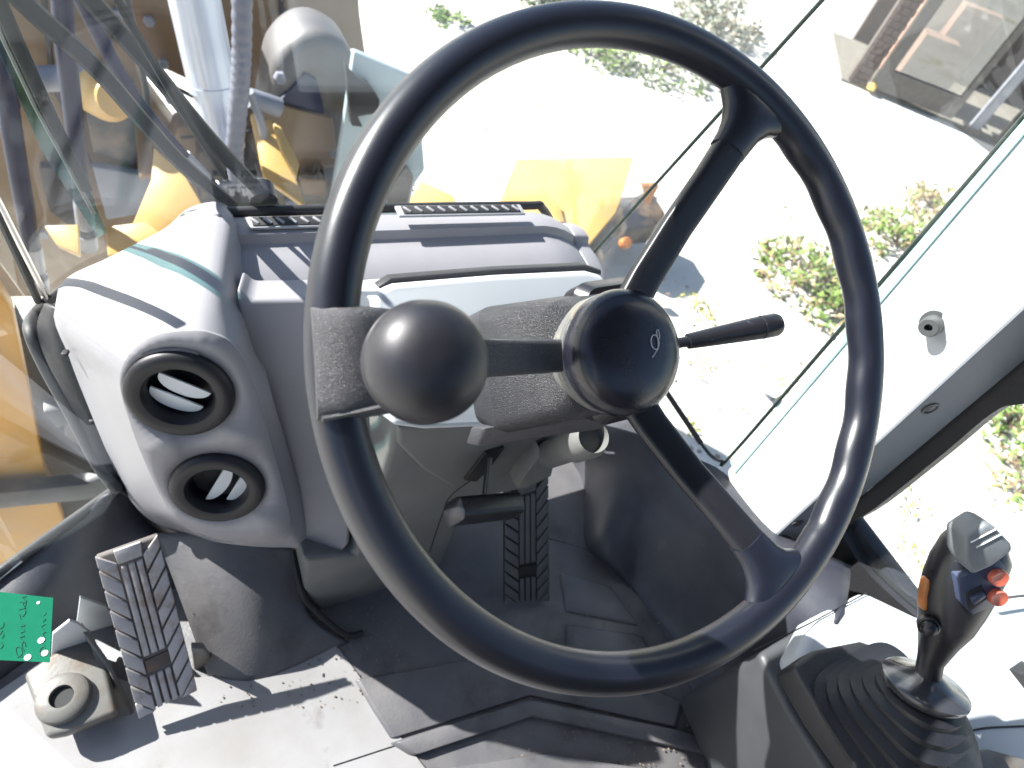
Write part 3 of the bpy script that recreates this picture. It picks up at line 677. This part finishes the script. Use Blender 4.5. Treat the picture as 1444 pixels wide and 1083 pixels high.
# boot: square base to round top, with folds
bb = px([(1118, 938), (1150, 916), (1215, 903), (1262, 918), (1330, 1000), (1380, 1120), (1300, 1180), (1225, 1100), (1160, 1010)], z=JB)
put('boot_frame', prism(bb, (0, 0, -.04), .006, 3), M_RUB, js)
base_c = at(1262, 1030, z=JB)
NB = 48; rings = []
steps = 6
for k in range(steps * 4 + 1):
    t = k / (steps * 4); c = base_c.lerp(jc - ax * .010, t ** .9)
    rad = .078 * (1 - t) + .033 * t; fold = .0062 * (1 - abs(((k % 4) / 2) - 1)) * (1 - .3 * t)
    nrm = V((0, 0, 1)).lerp(ax, t).normalized(); fm = frame(c, nrm, (1, 0, 0))
    p = 4.5 * (1 - t) + 2.1 * t
    rings.append([fm @ V((x, y, 0)) for x, y in superell(rad * 1.0 + fold, rad * 1.0 + fold, NB, p)])
put('rubber_boot', loft(rings), M_BOOT, js)
put('disc', lathe([(.022, -.014), (.037, -.009), (.0415, -.002), (.0415, .001), (.038, .004), (.022, .008), (.012, .014)], 48, frame(jc, ax)), mat('disc_black', (.03, .03, .033), .22, coat=.5, rvar=.06), js)
# grip: path through photo points with varying section, facing the camera side
jp = [(1308, 962, 0, .013, .013), (1318, 930, .03, .0145, .0150), (1330, 890, .04, .0165, .0185), (1345, 850, .0, .0190, .021), (1362, 815, 0, .0215, .0225), (1378, 790, 0, .022, .022), (1388, 768, 0, .019, .017)]
gx = V((1, 0, 0)); gx = (gx - ax * gx.dot(ax)).normalized()
pl_j = (jc, ax.cross((ROT @ V((1, 0, 0)))).normalized())
side = (ROT @ V((1, 0, 0))); side = (side - ax * side.dot(ax)).normalized(); dep = ax.cross(side).normalized()
pj_ = (jc, dep)
prf = [(1285, 1330, 985), (1292, 1322, 960), (1297, 1328, 930), (1299, 1347, 900), (1300, 1366, 875), (1300, 1384, 850), (1306, 1399, 825), (1316, 1412, 800), (1332, 1420, 775), (1352, 1412, 755), (1368, 1402, 744)]
rings = []
for ul, ur, v in prf:
    # section line perpendicular to the lever in the picture
    cpt = ((ul + ur) / 2, v); tilt = .30
    hw = (ur - ul) / 2
    L_, R__ = at(cpt[0] - hw * .96, v - hw * tilt * 0 - hw * .28, pl=pj_), at(cpt[0] + hw * .96, v + hw * .28, pl=pj_)
    c = (L_ + R__) / 2; sx = (R__ - L_) / 2; h_ = sx.length; dd = dep * min(h_ * .95, .024)
    rings.append([c + sx * x + dd * y for x, y in superell(1, 1, 28, 2.5)])
put('grip', loft(rings), M_BLACK, js)
fd = dep if dep.dot(view) > 0 else -dep
fpl = lambda h: (jc + fd * h, fd)
put('switch_face', prism(px([(1352, 815), (1362, 812), (1402, 780), (1418, 800), (1414, 830), (1400, 856), (1372, 868), (1354, 850)], pl=fpl(.0285)), -fd * .022, .002), mat('navy_face', (.035, .045, .08), .35), js)
hp_ = px([(1362, 758), (1392, 739), (1405, 744), (1428, 768), (1430, 778), (1400, 800), (1372, 812), (1362, 790)], pl=fpl(.039))
rk = put('thumb_rocker', prism(hp_, -fd * .030, .004, 3), M_GREYCAP, js)
for (a, b) in (((1369, 765), (1405, 746)), ((1377, 772), (1413, 753))):
    put('rocker_line', tube(px([a, b], pl=fpl(.0393)), .0007, 6), M_WHITE, rk)
for (u, v) in ((1405, 812), (1404, 840)):
    c = at(u, v, pl=fpl(.0285)); put('button', lathe([(.0083, 0), (.0083, .005), (.0076, .0062), (.006, .0058), (0, .0054)], 28, frame(c, fd)), M_BTN, js)
put('toggle_bezel', prism(px([(1363, 836), (1385, 825), (1391, 838), (1391, 846), (1368, 862), (1364, 852)], pl=fpl(.0292)), -fd * .003, .0006), M_BLACKM, js)
put('toggle_switch', prism(px([(1370, 846), (1388, 836), (1392, 842), (1374, 854)], pl=fpl(.0335)), -fd * .006, .001), mat('navy_face', (.035, .045, .08), .35), js)
put('trigger', prism(px([(1306, 822), (1313, 818), (1316, 840), (1308, 864), (1301, 862)], pl=fpl(.006)), -fd * .012, .003), M_ORANGE, js)
c = at(1309, 882, pl=fpl(.014))
put('side_button', lathe([(.0100, -.004), (.0100, .003), (.0085, .0045), (.0078, .004), (.0074, .007), (.0055, .0105), (.0025, .012), (0, .0123)], 28, frame(c, (fd + side * -.5).normalized())), M_BLACK, js)
# ================================================================ OUTSIDE
GZ = -1.6
gm = mat('ground_gravel', (.52, .50, .45), .95, bump=.6, bscale=14, bdist=.03, var=.2, vscale=.7, dirt=(.30, .30, .12), dscale=1.6, dlim=(.60, .74))
bm = bmesh.new(); bmesh.ops.create_grid(bm, x_segments=4, y_segments=4, size=200, matrix=Matrix.Translation((0, 0, GZ)))
obj('ground', bm2me(bm), gm, kind='structure')

# cab shell over and behind the operator
obj('cab_roof', prism([(-.66, -1.0, 1.56), (.72, -1.0, 1.56), (.66, .12, 1.56), (-.6, .12, 1.56)], (0, 0, .08), .02, 3), M_RUB, kind='structure')
obj('rear_wall', prism([(-.62, -.98, -.05), (.60, -.98, -.05), (.60, -.98, 1.0), (-.62, -.98, 1.0)], (0, .04, 0), .01, 2), M_RUB, kind='structure')
for x in (-.62, .60): obj('rear_post', box(.07, .07, 1.0, (x, -.95, 1.07), .01), M_PILLAR, kind='structure')

# ---- wiper on the windscreen
def wo(u, v, h=.02): return at(u, v, pl=(V((0, .548, .255)) + wn * h, wn))
wp = thing('windscreen_wiper', 'black parallel arm wiper resting diagonally across the upper left of the windscreen', 'wiper', Matrix.Translation(wo(330, 290)))
put('wiper_arm', tube(catmull([wo(100, -30, .035), wo(160, 35, .035), wo(222, 106, .035), wo(300, 200, .03), wo(392, 296, .02)], 6), .008, 8, flat=.5), M_RUB, wp)
put('wiper_arm', tube(catmull([wo(-10, -40, .03), wo(60, 28, .03), wo(135, 95, .03), wo(205, 175, .03), wo(262, 236, .03), wo(330, 292, .02)], 6), .008, 8, flat=.5), M_RUB, wp)
put('wiper_blade', tube(catmull([wo(148, -30, .022), wo(200, 60, .02), wo(262, 165, .018), wo(318, 250, .016)], 6), .0035, 6), M_BLACKM, wp)
put('pivot', lathe([(.016, 0), (.016, .02), (.010, .026), (0, .026)], 20, frame(wo(372, 284, .008), wn)), M_DARK, wp)
# left corner joint and its tinted glass edge
lj = thing('corner_joint_left', 'dark corner joint with a green tinted glass edge beside the wiper arms', 'window joint', Matrix.Translation(wo(110, 240)))
put('joint_strip', tube([wo(-20, -40, .01), wo(18, 48, .01), wo(60, 140, .01), wo(122, 268, .01)], .0055, 8, flat=.5), M_BLACKM, lj)
put('joint_strip', tube([wo(-40, -60, .012), wo(2, 48, .012), wo(50, 150, .012), wo(132, 300, .012)], .0022, 6), M_STEEL, lj)
put('tinted_edge', prism([wo(-60, -60, .013), wo(-25, -70, .013), wo(112, 232, .013), wo(150, 328, .013), wo(138, 336, .013), wo(60, 215, .013)], wn * .004, 0), M_TINT, lj)

# ---- front of the loader seen through the windscreen
lf = thing('lift_tower', 'dull yellow loader tower and lift arm filling the view beyond the windscreen', 'loader frame', Matrix.Translation(at(250, 200, y=2.3)))
def slab(name, pts, y, dv, m, par, bev=.01, **k): return put(name, prism(catmull(px(pts, y=y), 4, True) if name == 'roller_housing' else px(pts, y=y), dv, bev, 3 if name == 'roller_housing' else 2), m, par, **k)
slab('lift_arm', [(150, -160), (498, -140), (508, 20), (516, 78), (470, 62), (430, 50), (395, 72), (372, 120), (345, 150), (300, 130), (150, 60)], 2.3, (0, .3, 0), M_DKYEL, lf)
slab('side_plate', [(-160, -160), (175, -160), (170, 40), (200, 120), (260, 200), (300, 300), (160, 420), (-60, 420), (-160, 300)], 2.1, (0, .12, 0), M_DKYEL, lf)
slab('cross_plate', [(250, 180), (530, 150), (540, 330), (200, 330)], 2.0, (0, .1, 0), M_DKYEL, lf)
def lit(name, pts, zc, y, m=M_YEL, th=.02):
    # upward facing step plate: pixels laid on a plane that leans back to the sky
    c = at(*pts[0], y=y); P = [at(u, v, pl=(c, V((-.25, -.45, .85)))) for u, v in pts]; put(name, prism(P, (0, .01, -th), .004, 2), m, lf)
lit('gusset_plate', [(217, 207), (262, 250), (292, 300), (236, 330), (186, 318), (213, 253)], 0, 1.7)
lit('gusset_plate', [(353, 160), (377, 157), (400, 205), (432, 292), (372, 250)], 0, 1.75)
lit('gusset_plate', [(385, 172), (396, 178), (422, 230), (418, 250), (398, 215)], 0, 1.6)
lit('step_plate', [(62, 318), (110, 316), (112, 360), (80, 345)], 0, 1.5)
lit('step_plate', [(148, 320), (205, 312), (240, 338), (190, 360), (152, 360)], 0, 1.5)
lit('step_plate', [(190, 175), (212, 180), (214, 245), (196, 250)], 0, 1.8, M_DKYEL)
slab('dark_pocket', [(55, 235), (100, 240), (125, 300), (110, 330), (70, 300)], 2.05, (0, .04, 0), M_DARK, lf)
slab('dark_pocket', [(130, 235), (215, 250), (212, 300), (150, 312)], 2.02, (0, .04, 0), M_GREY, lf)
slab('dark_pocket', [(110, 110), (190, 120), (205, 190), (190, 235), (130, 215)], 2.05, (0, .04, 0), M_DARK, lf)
slab('cast_block', [(280, 215), (345, 205), (405, 295), (285, 300)], 1.9, (0, .1, 0), M_DARK, lf)
for k in range(7):
    put('fitting', lathe([(.009, 0), (.009, .03), (.013, .03), (.013, .045), (.006, .05), (.006, .08)], 10, frame(at(318 + k * 9, 268 + (k % 2) * 6, y=1.8), (0, -.3, 1))), M_GREY, lf)
put('pin_tube', tube([at(40, 112, y=1.9), at(152, 108, y=1.9)], .035, 16), M_GREY, lf)
put('pin_boss', lathe([(.07, 0), (.07, .09), (.05, .12), (.05, .14), (0, .14)], 24, frame(at(138, 128, y=1.9), (.3, -.8, .3))), M_YEL, lf)
slab('roller_housing', [(380, 140), (386, 100), (400, 75), (422, 56), (448, 49), (474, 56), (496, 74), (508, 110), (500, 170), (480, 235), (440, 240), (400, 225), (375, 180)], 1.75, (0, .2, 0), mat('grey_navy', (.075, .07, .07), .5, var=.6, vscale=4, dirt=(.10, .07, .045), dscale=5, dlim=(.55, .7)), lf, .04)
slab('recess', [(384, 150), (410, 128), (430, 104), (446, 112), (456, 150), (460, 175), (420, 172), (385, 160)], 1.735, (0, .03, 0), mat('deep_navy', (.01, .015, .05), .4), lf, .004)
slab('lower_casting', [(356, 156), (400, 150), (470, 168), (476, 235), (440, 245), (400, 240), (385, 190)], 1.72, (0, .04, 0), M_DKYEL, lf, .006)
put('pin_tube', tube([at(352, 138, y=1.7), at(395, 152, y=1.7)], .028, 14), M_GREY, lf)
slab('side_bracket', [(366, 250), (480, 250), (486, 290), (372, 290)], 1.7, (0, .1, 0), M_STEEL, lf)
slab('junction_box', [(424, 252), (462, 254), (460, 278), (428, 276)], 1.65, (0, .05, 0), M_DKYEL, lf)

hy = thing('hydraulic_cylinder', 'thick pale steel hydraulic cylinder catching the sun left of the braided hose', 'hydraulic cylinder', Matrix.Translation(at(320, 210, y=1.7)))
c0, c1 = at(262, -60, y=1.7), at(318, 206, y=1.62)
L = (c1 - c0).length; rad = (at(322, 60, y=1.68) - at(244, 60, y=1.68)).length / 2 * .93
put('barrel', lathe([(rad, 0), (rad, L * .62), (rad * 1.05, L * .62), (rad * 1.05, L * .66), (rad * .9, L * .66), (rad * .86, L), (0, L)], 40, frame(c0, c1 - c0)), mat('pale_steel', (.5, .54, .62), .3, metal=.3, var=-.1, vscale=3), hy)
bh = thing('braided_hose', 'grey spiral wrapped hydraulic hose hanging beside the pale cylinder', 'hose', Matrix.Translation(at(332, 210, y=1.55)))
P = catmull([at(341, -40, y=1.5), at(341, 60, y=1.5), at(338, 130, y=1.5), at(331, 210, y=1.52), at(334, 250, y=1.54)], 30)
r0_ = (at(354, 60, y=1.5) - at(325, 60, y=1.5)).length / 2
put('sleeve', tube(P, lambda t: r0_ * (.9 + .12 * abs(math.sin(t * 68))), 16), M_GREY if False else mat('sleeve_grey', (.13, .135, .17), .5, bump=.3, bscale=150), bh)
def hose(label, pts, y, wpx, m=M_HOSE, fit=True):
    P = [at(u, v, y=y + i * .02) for i, (u, v) in enumerate(pts)]; r_ = (at(pts[0][0] + wpx / 2, pts[0][1], y=y) - at(pts[0][0] - wpx / 2, pts[0][1], y=y)).length / 2
    t = thing('hydraulic_hose', label, 'hose', Matrix.Translation(P[-1]), group='hydraulic hoses beyond the windscreen'); put('tube', tube(catmull(P, 8), r_, 14), m, t)
    if fit:
        d = (P[-1] - P[-2]).normalized(); put('ferrule', lathe([(r_ * 1.08, -.12), (r_ * 1.12, -.11), (r_ * 1.12, -.03), (r_ * .8, -.02), (r_ * .8, .0), (r_ * 1.25, .0), (r_ * 1.25, .05), (0, .05)], 16, frame(P[-1], d)), M_GREY, t)
hose('dark blue hose running straight down at the upper left, nearest the wiper', [(84, -60), (92, 60), (102, 150), (112, 240), (122, 330)], 1.45, 34)
hose('dark blue hose at the left picture edge behind the green glass edge', [(-8, 40), (8, 130), (24, 230), (40, 320), (52, 390)], 1.4, 36)
hose('blue hose slanting steeply from the top left corner towards the dashboard', [(92, -50), (140, 50), (185, 130), (232, 190), (300, 262)], 1.35, 26)
hose('thin grey hose just left of the thick pale cylinder', [(168, -50), (190, 50), (206, 130), (216, 200)], 1.6, 12, M_DARK, False)

pp = thing('pale_side_plate', 'pale grey steel plate with black lamp bracket beyond the left rim of the wheel', 'plate', Matrix.Translation(at(520, 290, y=2.2)))
slab('plate', [(499, 72), (590, 112), (600, 240), (585, 262), (570, 330), (500, 330), (466, 290), (488, 150)], 1.62, (0, .03, 0), mat('pale_grey_paint', (.30, .36, .38), .5), pp)
slab('lamp_bracket', [(488, 92), (503, 112), (520, 118), (536, 142), (534, 160), (505, 165), (512, 180), (496, 178), (492, 140)], 1.58, (0, .03, 0), M_BLACKM, pp, .004)
slab('brown_mount', [(548, 268), (572, 235), (584, 250), (574, 292), (548, 292)], 1.56, (0, .05, 0), M_STEEL, pp, .004)

# front fenders of the machine, below and ahead of the cab
ff = thing('front_fender', 'flat yellow front fender beyond the middle of the dashboard', 'fender', Matrix.Translation(at(800, 300, z=-1.58)))
def zs(name, pts, z, m, par, dz=-.03, bev=.004): return put(name, prism(px(pts, z=z), (0, 0, dz), bev, 2), m, par)
zs('top_plate', [(728, 224), (894, 221), (880, 268), (868, 300), (830, 345), (812, 420), (700, 330), (714, 284)], -1.38, M_YEL, ff)
zs('front_skirt', [(728, 226), (716, 284), (700, 330), (690, 330), (706, 280)], -1.385, M_YEL, ff, -.2)
zs('rolled_edge', [(712, 270), (770, 272), (790, 290), (796, 312), (786, 314), (768, 286), (710, 284)], -1.35, M_YEL, ff, -.025)
fe2 = thing('yellow_plinth', 'low yellow base plate just above the dashboard seal, left of the fender', 'fender', Matrix.Translation(at(620, 300, z=-1.58)))
zs('top_plate', [(540, 330), (574, 286), (594, 254), (640, 276), (660, 330)], -1.40, M_YEL, fe2)
lm = thing('work_lamp', 'black work lamp with amber turn light seen past the thin glass joint', 'lamp', Matrix.Translation(at(900, 330, z=-.4)))
zs('housing', [(874, 290), (908, 268), (922, 272), (940, 300), (925, 318), (884, 322)], -1.25, M_DARK, lm, -.15, .02)
c = at(884, 342, z=-1.25); put('amber_lens', lathe([(.034, -.05), (.034, 0), (.03, .008), (.01, .010), (0, .010)], 24, frame(c, (-.2, -.6, .7))), M_ORANGE, lm)
zs('stay', [(846, 350), (862, 330), (866, 340), (852, 362)], -1.27, M_DARK, lm, -.05)
slab('mirror_arm', [(906, 262), (930, 262), (915, 290)], 1.9, (0, .03, 0), M_ORANGE, lm, .003)

# yellow rear fender outside the left window
lfn = thing('left_fender', 'orange yellow fender panel with a black bar outside the lower left window', 'fender', Matrix.Translation(at(30, 600, y=.95)))
def xs(name, pts, y, m, par, dy=.04, bev=.006): return put(name, prism(px(pts, y=y), (0, dy, 0), bev, 2), m, par)
xs('panel', [(-80, 380), (-2, 408), (18, 440), (40, 545), (62, 660), (78, 700), (90, 735), (100, 800), (-80, 860)], .95, mat('fender_yellow', (.50, .24, .02), .4, var=-.2, vscale=3, dirt=(.35, .2, .08), dscale=3, dlim=(.55, .8)), lfn)
xs('black_bar', [(-80, 702), (20, 694), (120, 684), (185, 660), (190, 690), (120, 706), (20, 716), (-80, 728)], .90, M_DARK, lfn)
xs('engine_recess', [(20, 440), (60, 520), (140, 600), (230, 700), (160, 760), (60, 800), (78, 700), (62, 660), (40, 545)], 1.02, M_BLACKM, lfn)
xs('bracket', [(60, 582), (110, 575), (125, 590), (80, 605)], .97, M_DARK, lfn)
xs('bracket', [(95, 595), (150, 640), (140, 650), (90, 615)], .98, M_STEEL, lfn)

# ---- plants
def leafmat(name, c, c2):
    m = mat(name, c, .6, var=.1, vscale=7, col2=c2); return m
ML = [leafmat('leaf_green', (.10, .17, .03), (.17, .24, .05)), leafmat('leaf_dry', (.26, .17, .09), (.34, .26, .14)), leafmat('leaf_dark', (.10, .13, .08), (.18, .18, .14))]
M_TWIG = mat('twig', (.16, .11, .08), .8)
def leaves(cen, rad, n, size, flat=.6, rnd=None):
    rnd = rnd or random; vs, fs = [], []
    for i in range(n):
        while 1:
            p = V((rnd.uniform(-1, 1), rnd.uniform(-1, 1), rnd.uniform(-.2, 1)))
            if p.length < 1 and noise.noise(p * 2.3 + V(cen) * 3) > -.12: break
        p = V(cen) + V((p.x * rad, p.y * rad, p.z * rad * flat)); s = size * rnd.uniform(.5, 1.3)
        a = V((rnd.uniform(-1, 1), rnd.uniform(-1, 1), rnd.uniform(-.4, .8))).normalized(); b = a.cross(V((rnd.uniform(-1, 1), rnd.uniform(-1, 1), 1))).normalized()
        k = len(vs); c_ = a.cross(b) * s * .15
        vs += [p - a * s, p - b * s * .42 + c_, p + a * s, p + b * s * .42 + c_]; fs.append((k, k + 1, k + 2, k + 3))
    return mesh(vs, fs)
def bush(u, v, rad, n, size, label, ms, grp, flat=.6):
    c = at(u, v, z=GZ); t = thing('bush', label, 'bush', Matrix.Translation(c), group=grp)
    stems = []
    for i in range(9):
        e = c + V((random.uniform(-1, 1) * rad * .7, random.uniform(-1, 1) * rad * .7, rad * flat * random.uniform(.5, .95)))
        stems.append(tube(catmull([c, c.lerp(e, .5) + V((0, 0, rad * .1)), e], 3), lambda t_: rad * .012 * (1.2 - t_), 5))
    put('stem', join(*stems), M_TWIG, t)
    for m, fr in ms: put('foliage', leaves(c, rad, int(n * fr), size, flat), m, t, smooth=False)
G = 'bushes on the bright ground outside'
bush(1130, 395, .42, 1100, .035, 'leafy bush between the wheel spokes, just left of the right rim', [(ML[0], .6), (ML[1], .4)], G)
bush(1180, 450, .30, 500, .035, 'low green bush half hidden behind the right rim of the wheel', [(ML[0], .75), (ML[1], .25)], G)
bush(1262, 345, .45, 1200, .035, 'yellow green bush against the teal edge of the white pillar', [(ML[0], .7), (ML[1], .3)], G)
bush(1318, 300, .38, 800, .035, 'pinkish brown dry bush beside the top of the white pillar edge', [(ML[0], .25), (ML[1], .75)], G)
bush(845, 80, .38, 500, .04, 'small green weed clump under the top inside of the wheel rim', [(ML[0], .8), (ML[2], .2)], G, .5)
bush(935, 100, .55, 900, .04, 'grey green scrub inside the top of the wheel, left of the upper spoke', [(ML[2], .6), (ML[0], .4)], G, .5)
bush(1010, 40, .62, 1300, .045, 'dark twiggy scrub just outside the top right of the wheel rim', [(ML[2], .85), (ML[1], .15)], G)
bush(760, -8, .5, 900, .045, 'dark shrub cut by the top picture edge left of the wheel top', [(ML[2], .8), (ML[0], .2)], G)
bush(632, 28, .22, 200, .04, 'tiny yellow green weed alone near the top edge', [(ML[0], 1)], G, .4)
bush(1420, 600, .36, 800, .03, 'green bush seen through the door window at the right edge', [(ML[0], .8), (ML[1], .2)], G)
bush(1440, 680, .25, 260, .03, 'sparse dry weed low in the door window', [(ML[0], .4), (ML[1], .6)], G, .3)
# sparse weeds and fallen leaves
vs_, fs_ = [], []
def patch(u, v, rad, n, size):
    c = at(u, v, z=GZ + .01)
    for i in range(n):
        p = c + V((random.gauss(0, rad), random.gauss(0, rad), random.uniform(0, .03))); s = size * random.uniform(.4, 1.2); a = random.random() * 6.3
        k = len(vs_); d = V((math.cos(a), math.sin(a), random.uniform(0, .7))) * s; e = V((-math.sin(a), math.cos(a), random.uniform(0, .5))) * s * .4
        vs_.extend([p - d, p - e, p + d, p + e]); fs_.append((k, k + 1, k + 2, k + 3))
for (u, v, r_, n) in ((745, 125, .16, 70), (770, 150, .14, 70), (985, 430, .07, 60), (1000, 450, .06, 50), (1100, 540, .08, 40), (985, 520, .05, 30), (975, 600, .05, 30), (1290, 720, .08, 50), (1300, 780, .07, 40), (1420, 700, .1, 50), (1400, 650, .1, 40), (1110, 300, .1, 40), (700, 90, .2, 30)):
    patch(u, v, r_, n, .02)
tag(obj('weeds', mesh(vs_, fs_), leafmat('weed_leaf', (.22, .24, .06), (.34, .30, .08)), smooth=False), 'sparse yellow green weeds scattered on pale ground', 'weeds', kind='stuff')
vs_, fs_ = [], []
for i in range(420):
    patch(random.uniform(600, 1444), random.uniform(60, 850), .3, 1, .018)
tag(obj('dead_leaves', mesh(vs_, fs_), leafmat('dead_leaf', (.20, .12, .06), (.32, .22, .12)), smooth=False), 'small brown dead leaves and chips littering the ground', 'litter', kind='stuff')

# ---- building with glazed door, top right
B0, B1 = at(1196, 118, z=GZ), at(1330, 170, z=GZ)
bx_ = (B1 - B0); bx_.z = 0; Lb = bx_.length; bx_.normalize(); by_ = V((0, 0, 1)).cross(bx_); 
if by_.dot(B0 - CAM) < 0: by_ = -by_
bo_ = thing('building', 'shaded building corner with brown brick jamb at the top right', 'building', frame(B0, (0, 0, 1), bx_))
def bbox(name, x0, x1, y0, y1, z0, z1, m, par, bev=.004):
    me = box(x1 - x0, y1 - y0, z1 - z0, ((x0 + x1) / 2, (y0 + y1) / 2, (z0 + z1) / 2), bev, 1); sgn = 1 if by_.dot(V((-bx_.y, bx_.x, 0))) > 0 else -1
    me.transform(Matrix(((bx_.x, by_.x, 0, B0.x), (bx_.y, by_.y, 0, B0.y), (0, 0, 1, GZ), (0, 0, 0, 1)))); bm_ = bmesh.new(); bm_.from_mesh(me); bmesh.ops.recalc_face_normals(bm_, faces=bm_.faces); bm_.to_mesh(me); bm_.free()
    return put(name, me, m, par)
M_BRICK = mat('brown_brick', (.055, .035, .03), .85, var=.5, vscale=6, bump=.5, bscale=30, bdist=.01)
for r_ in range(30):
    for c_ in range(3):
        xa, xb = c_ * .10 - (.05 if r_ % 2 else 0), c_ * .10 + .092 - (.05 if r_ % 2 else 0); xa = max(xa, 0); xb = min(xb, .2)
        if xb - xa > .02: bbox('brick', xa, xb, .0, .12, .02 + r_ * .072, .085 + r_ * .072, M_BRICK, bo_, .002)
bbox('wall_core', -.02, .18, .02, .11, 0, 2.2, mat('mortar', (.07, .055, .05), .9), bo_)
bbox('inner_wall', .2, 4.5, 1.6, 1.7, 0, 2.6, mat('inner_wall', (.09, .07, .065), .8, var=.5, vscale=1.5), bo_)
bbox('threshold', -.1, 4.5, .0, 1.6, 0, .03, mat('threshold', (.13, .12, .10), .9, var=.3), bo_)
dr = thing('glazed_door', 'open door with dark grey metal frame and dusty glass at the top right', 'door', frame(B0, (0, 0, 1), bx_))
DW = Lb * .86; M_DF = mat('door_frame_metal', (.075, .068, .065), .45, var=.3)
x0 = .22; x1 = x0 + DW
bbox('rail', x0, x1, -.04, .02, .06, .30, M_DF, dr); bbox('rail', x0, x1, -.04, .02, 2.1, 2.3, M_DF, dr)
bbox('stile', x0, x0 + .14, -.042, .022, .06, 2.3, M_DF, dr); bbox('stile', x1 - .07, x1, -.042, .022, .06, 2.3, M_DF, dr)
bbox('glass_pane', x0 + .14, x1 - .07, -.012, -.006, .3, 2.1, glass('door_glass', (.75, .72, .68), .15), dr)
for k, (a_, b_, c_) in enumerate(((.3, .62, .9), (.55, .9, 1.35), (.25, .7, 1.9))): bbox('box_behind', x0 + a_, x0 + b_ + .1, .25 + .2 * k, .5 + .2 * k, 0.03, c_ * .75, mat('cardboard', (.2, .12, .09), .8, var=.3), bo_)
c = B0 + bx_ * (x0 + .02) - by_ * .06 + V((0, 0, .05)); put('brass_stop', lathe([(.05, 0), (.05, .05), (.02, .07), (0, .07)], 12, Matrix.Translation(c)), mat('brass', (.7, .5, .15), .4, metal=.6), dr)
for i, (xx, w_) in enumerate(((x1 + .25, .10), (x1 + .62, .16))):
    p = thing('steel_post', ['slim grey steel post right of the glazed door', 'thick black steel post nearest the right picture edge'][i], 'post', frame(B0 + bx_ * xx, (0, 0, 1), bx_))
    bbox('column', xx, xx + w_, -.05, .05, .05, 2.6, [M_GREY, M_BLACKM][i], p); bbox('foot', xx - .06, xx + w_ + .06, -.1, .1, .0, .05, M_DARK, p)
obj('asphalt_apron', prism([B0 + bx_ * (x1 + .05) + V((0, 0, .004)), B0 + bx_ * 6 + V((0, 0, .004)), B0 + bx_ * 6 - by_ * .9 + V((0, 0, .004)), B0 + bx_ * (x1 + .8) - by_ * .9 + V((0, 0, .004))], (0, 0, -.003), 0), mat('asphalt', (.06, .062, .068), .9, bump=.4, bscale=60, bdist=.01), kind='structure')
# raised edge left of the two vents
trk = catmull([at(u, v, pl=(PV + PN * .001, PN)) for u, v in ((172, 530), (184, 590), (204, 645), (228, 697), (252, 732), (290, 756), (330, 764))], 6)
put('vent_track', tube(trk, .0018, 8), M_DASH, dash)
# weld seams, bolts and small fittings on the lift tower
for (u, v, y) in ((210, 30, 2.28), (230, 90, 2.28), (400, 20, 2.28), (440, 30, 2.28), (480, 90, 2.28), (240, 140, 2.28), (20, 150, 2.08), (150, 60, 2.08), (165, 20, 2.08), (60, 330, 2.08), (270, 250, 1.98), (360, 300, 1.98), (410, 285, 1.68), (395, 110, 1.73), (470, 215, 1.73)):
    put('bolt', lathe([(.018, -.01), (.018, .008), (.014, .012), (0, .012)], 6, frame(at(u, v, y=y), (0, -1, .1))), M_GREY, lf)
for pts in (((150, -20), (240, 120), (300, 150)), ((395, -20), (400, 60)), ((60, -20), (75, 120), (130, 235)), ((255, 195), (395, 180))):
    put('weld_seam', tube([at(u, v, y=2.07 if u < 200 else 1.97 if v > 170 else 2.27) for u, v in pts], .008, 6), M_DARK, lf)
def pipe(label, pts, y, r_, m):
    t = thing('steel_pipe', label, 'pipe', Matrix.Translation(at(*pts[0], y=y)), group='small pipes on the lift tower')
    put('tube', tube(catmull([at(u, v, y=y) for u, v in pts], 6), r_, 10), m, t)
pipe('thin pale pipe crossing level just above the dashboard seal', [(285, 262), (345, 258), (410, 262), (480, 256)], 1.72, .008, M_GREY)
pipe('second thin dark pipe crossing level above the dashboard seal', [(300, 246), (360, 244), (420, 248)], 1.78, .010, M_DARK)
pipe('bent pipe dropping beside the dark rounded roller housing', [(352, 130), (360, 150), (372, 190), (376, 250)], 1.68, .012, M_GREY)
# pebbles and twigs that break up the yard surface
pm = bmesh.new()
for i in range(500):
    p = at(random.uniform(560, 1444), random.uniform(0, 860), z=GZ)
    if p.x > 9 or p.y > 9: continue
    s = random.uniform(.006, .022)
    bmesh.ops.create_icosphere(pm, subdivisions=1, radius=s, matrix=Matrix.Translation(p) @ Matrix.Rotation(random.random() * 6, 4, 'Z') @ Matrix.Diagonal((1, random.uniform(.5, 1), .6, 1)))
tag(obj('pebbles', bm2me(pm, False), mat('pebble_grey', (.26, .23, .19), .9, var=-.5, vscale=4)), 'small grey pebbles strewn over the pale ground', 'pebbles', kind='stuff')
# screws holding the trims
for i, (u, v, y) in enumerate(((115, 470, .395), (440, 755, .286))):
    pass
for (u, v) in ((955, 905), (905, 770)):
    c = at(u, v, z=.05); side_c = frame(c, (-.6, -.2, .7))
# lower door panel on the right, behind the console
obj('door_lower_panel', prism([(.63, -.98, -.05), (.63, .02, -.05), (.63, .02, .22), (.63, -.98, .22)], (.03, 0, 0), .008, 2), M_SIDE, kind='structure')
# dark bulkhead closing the space under the dashboard
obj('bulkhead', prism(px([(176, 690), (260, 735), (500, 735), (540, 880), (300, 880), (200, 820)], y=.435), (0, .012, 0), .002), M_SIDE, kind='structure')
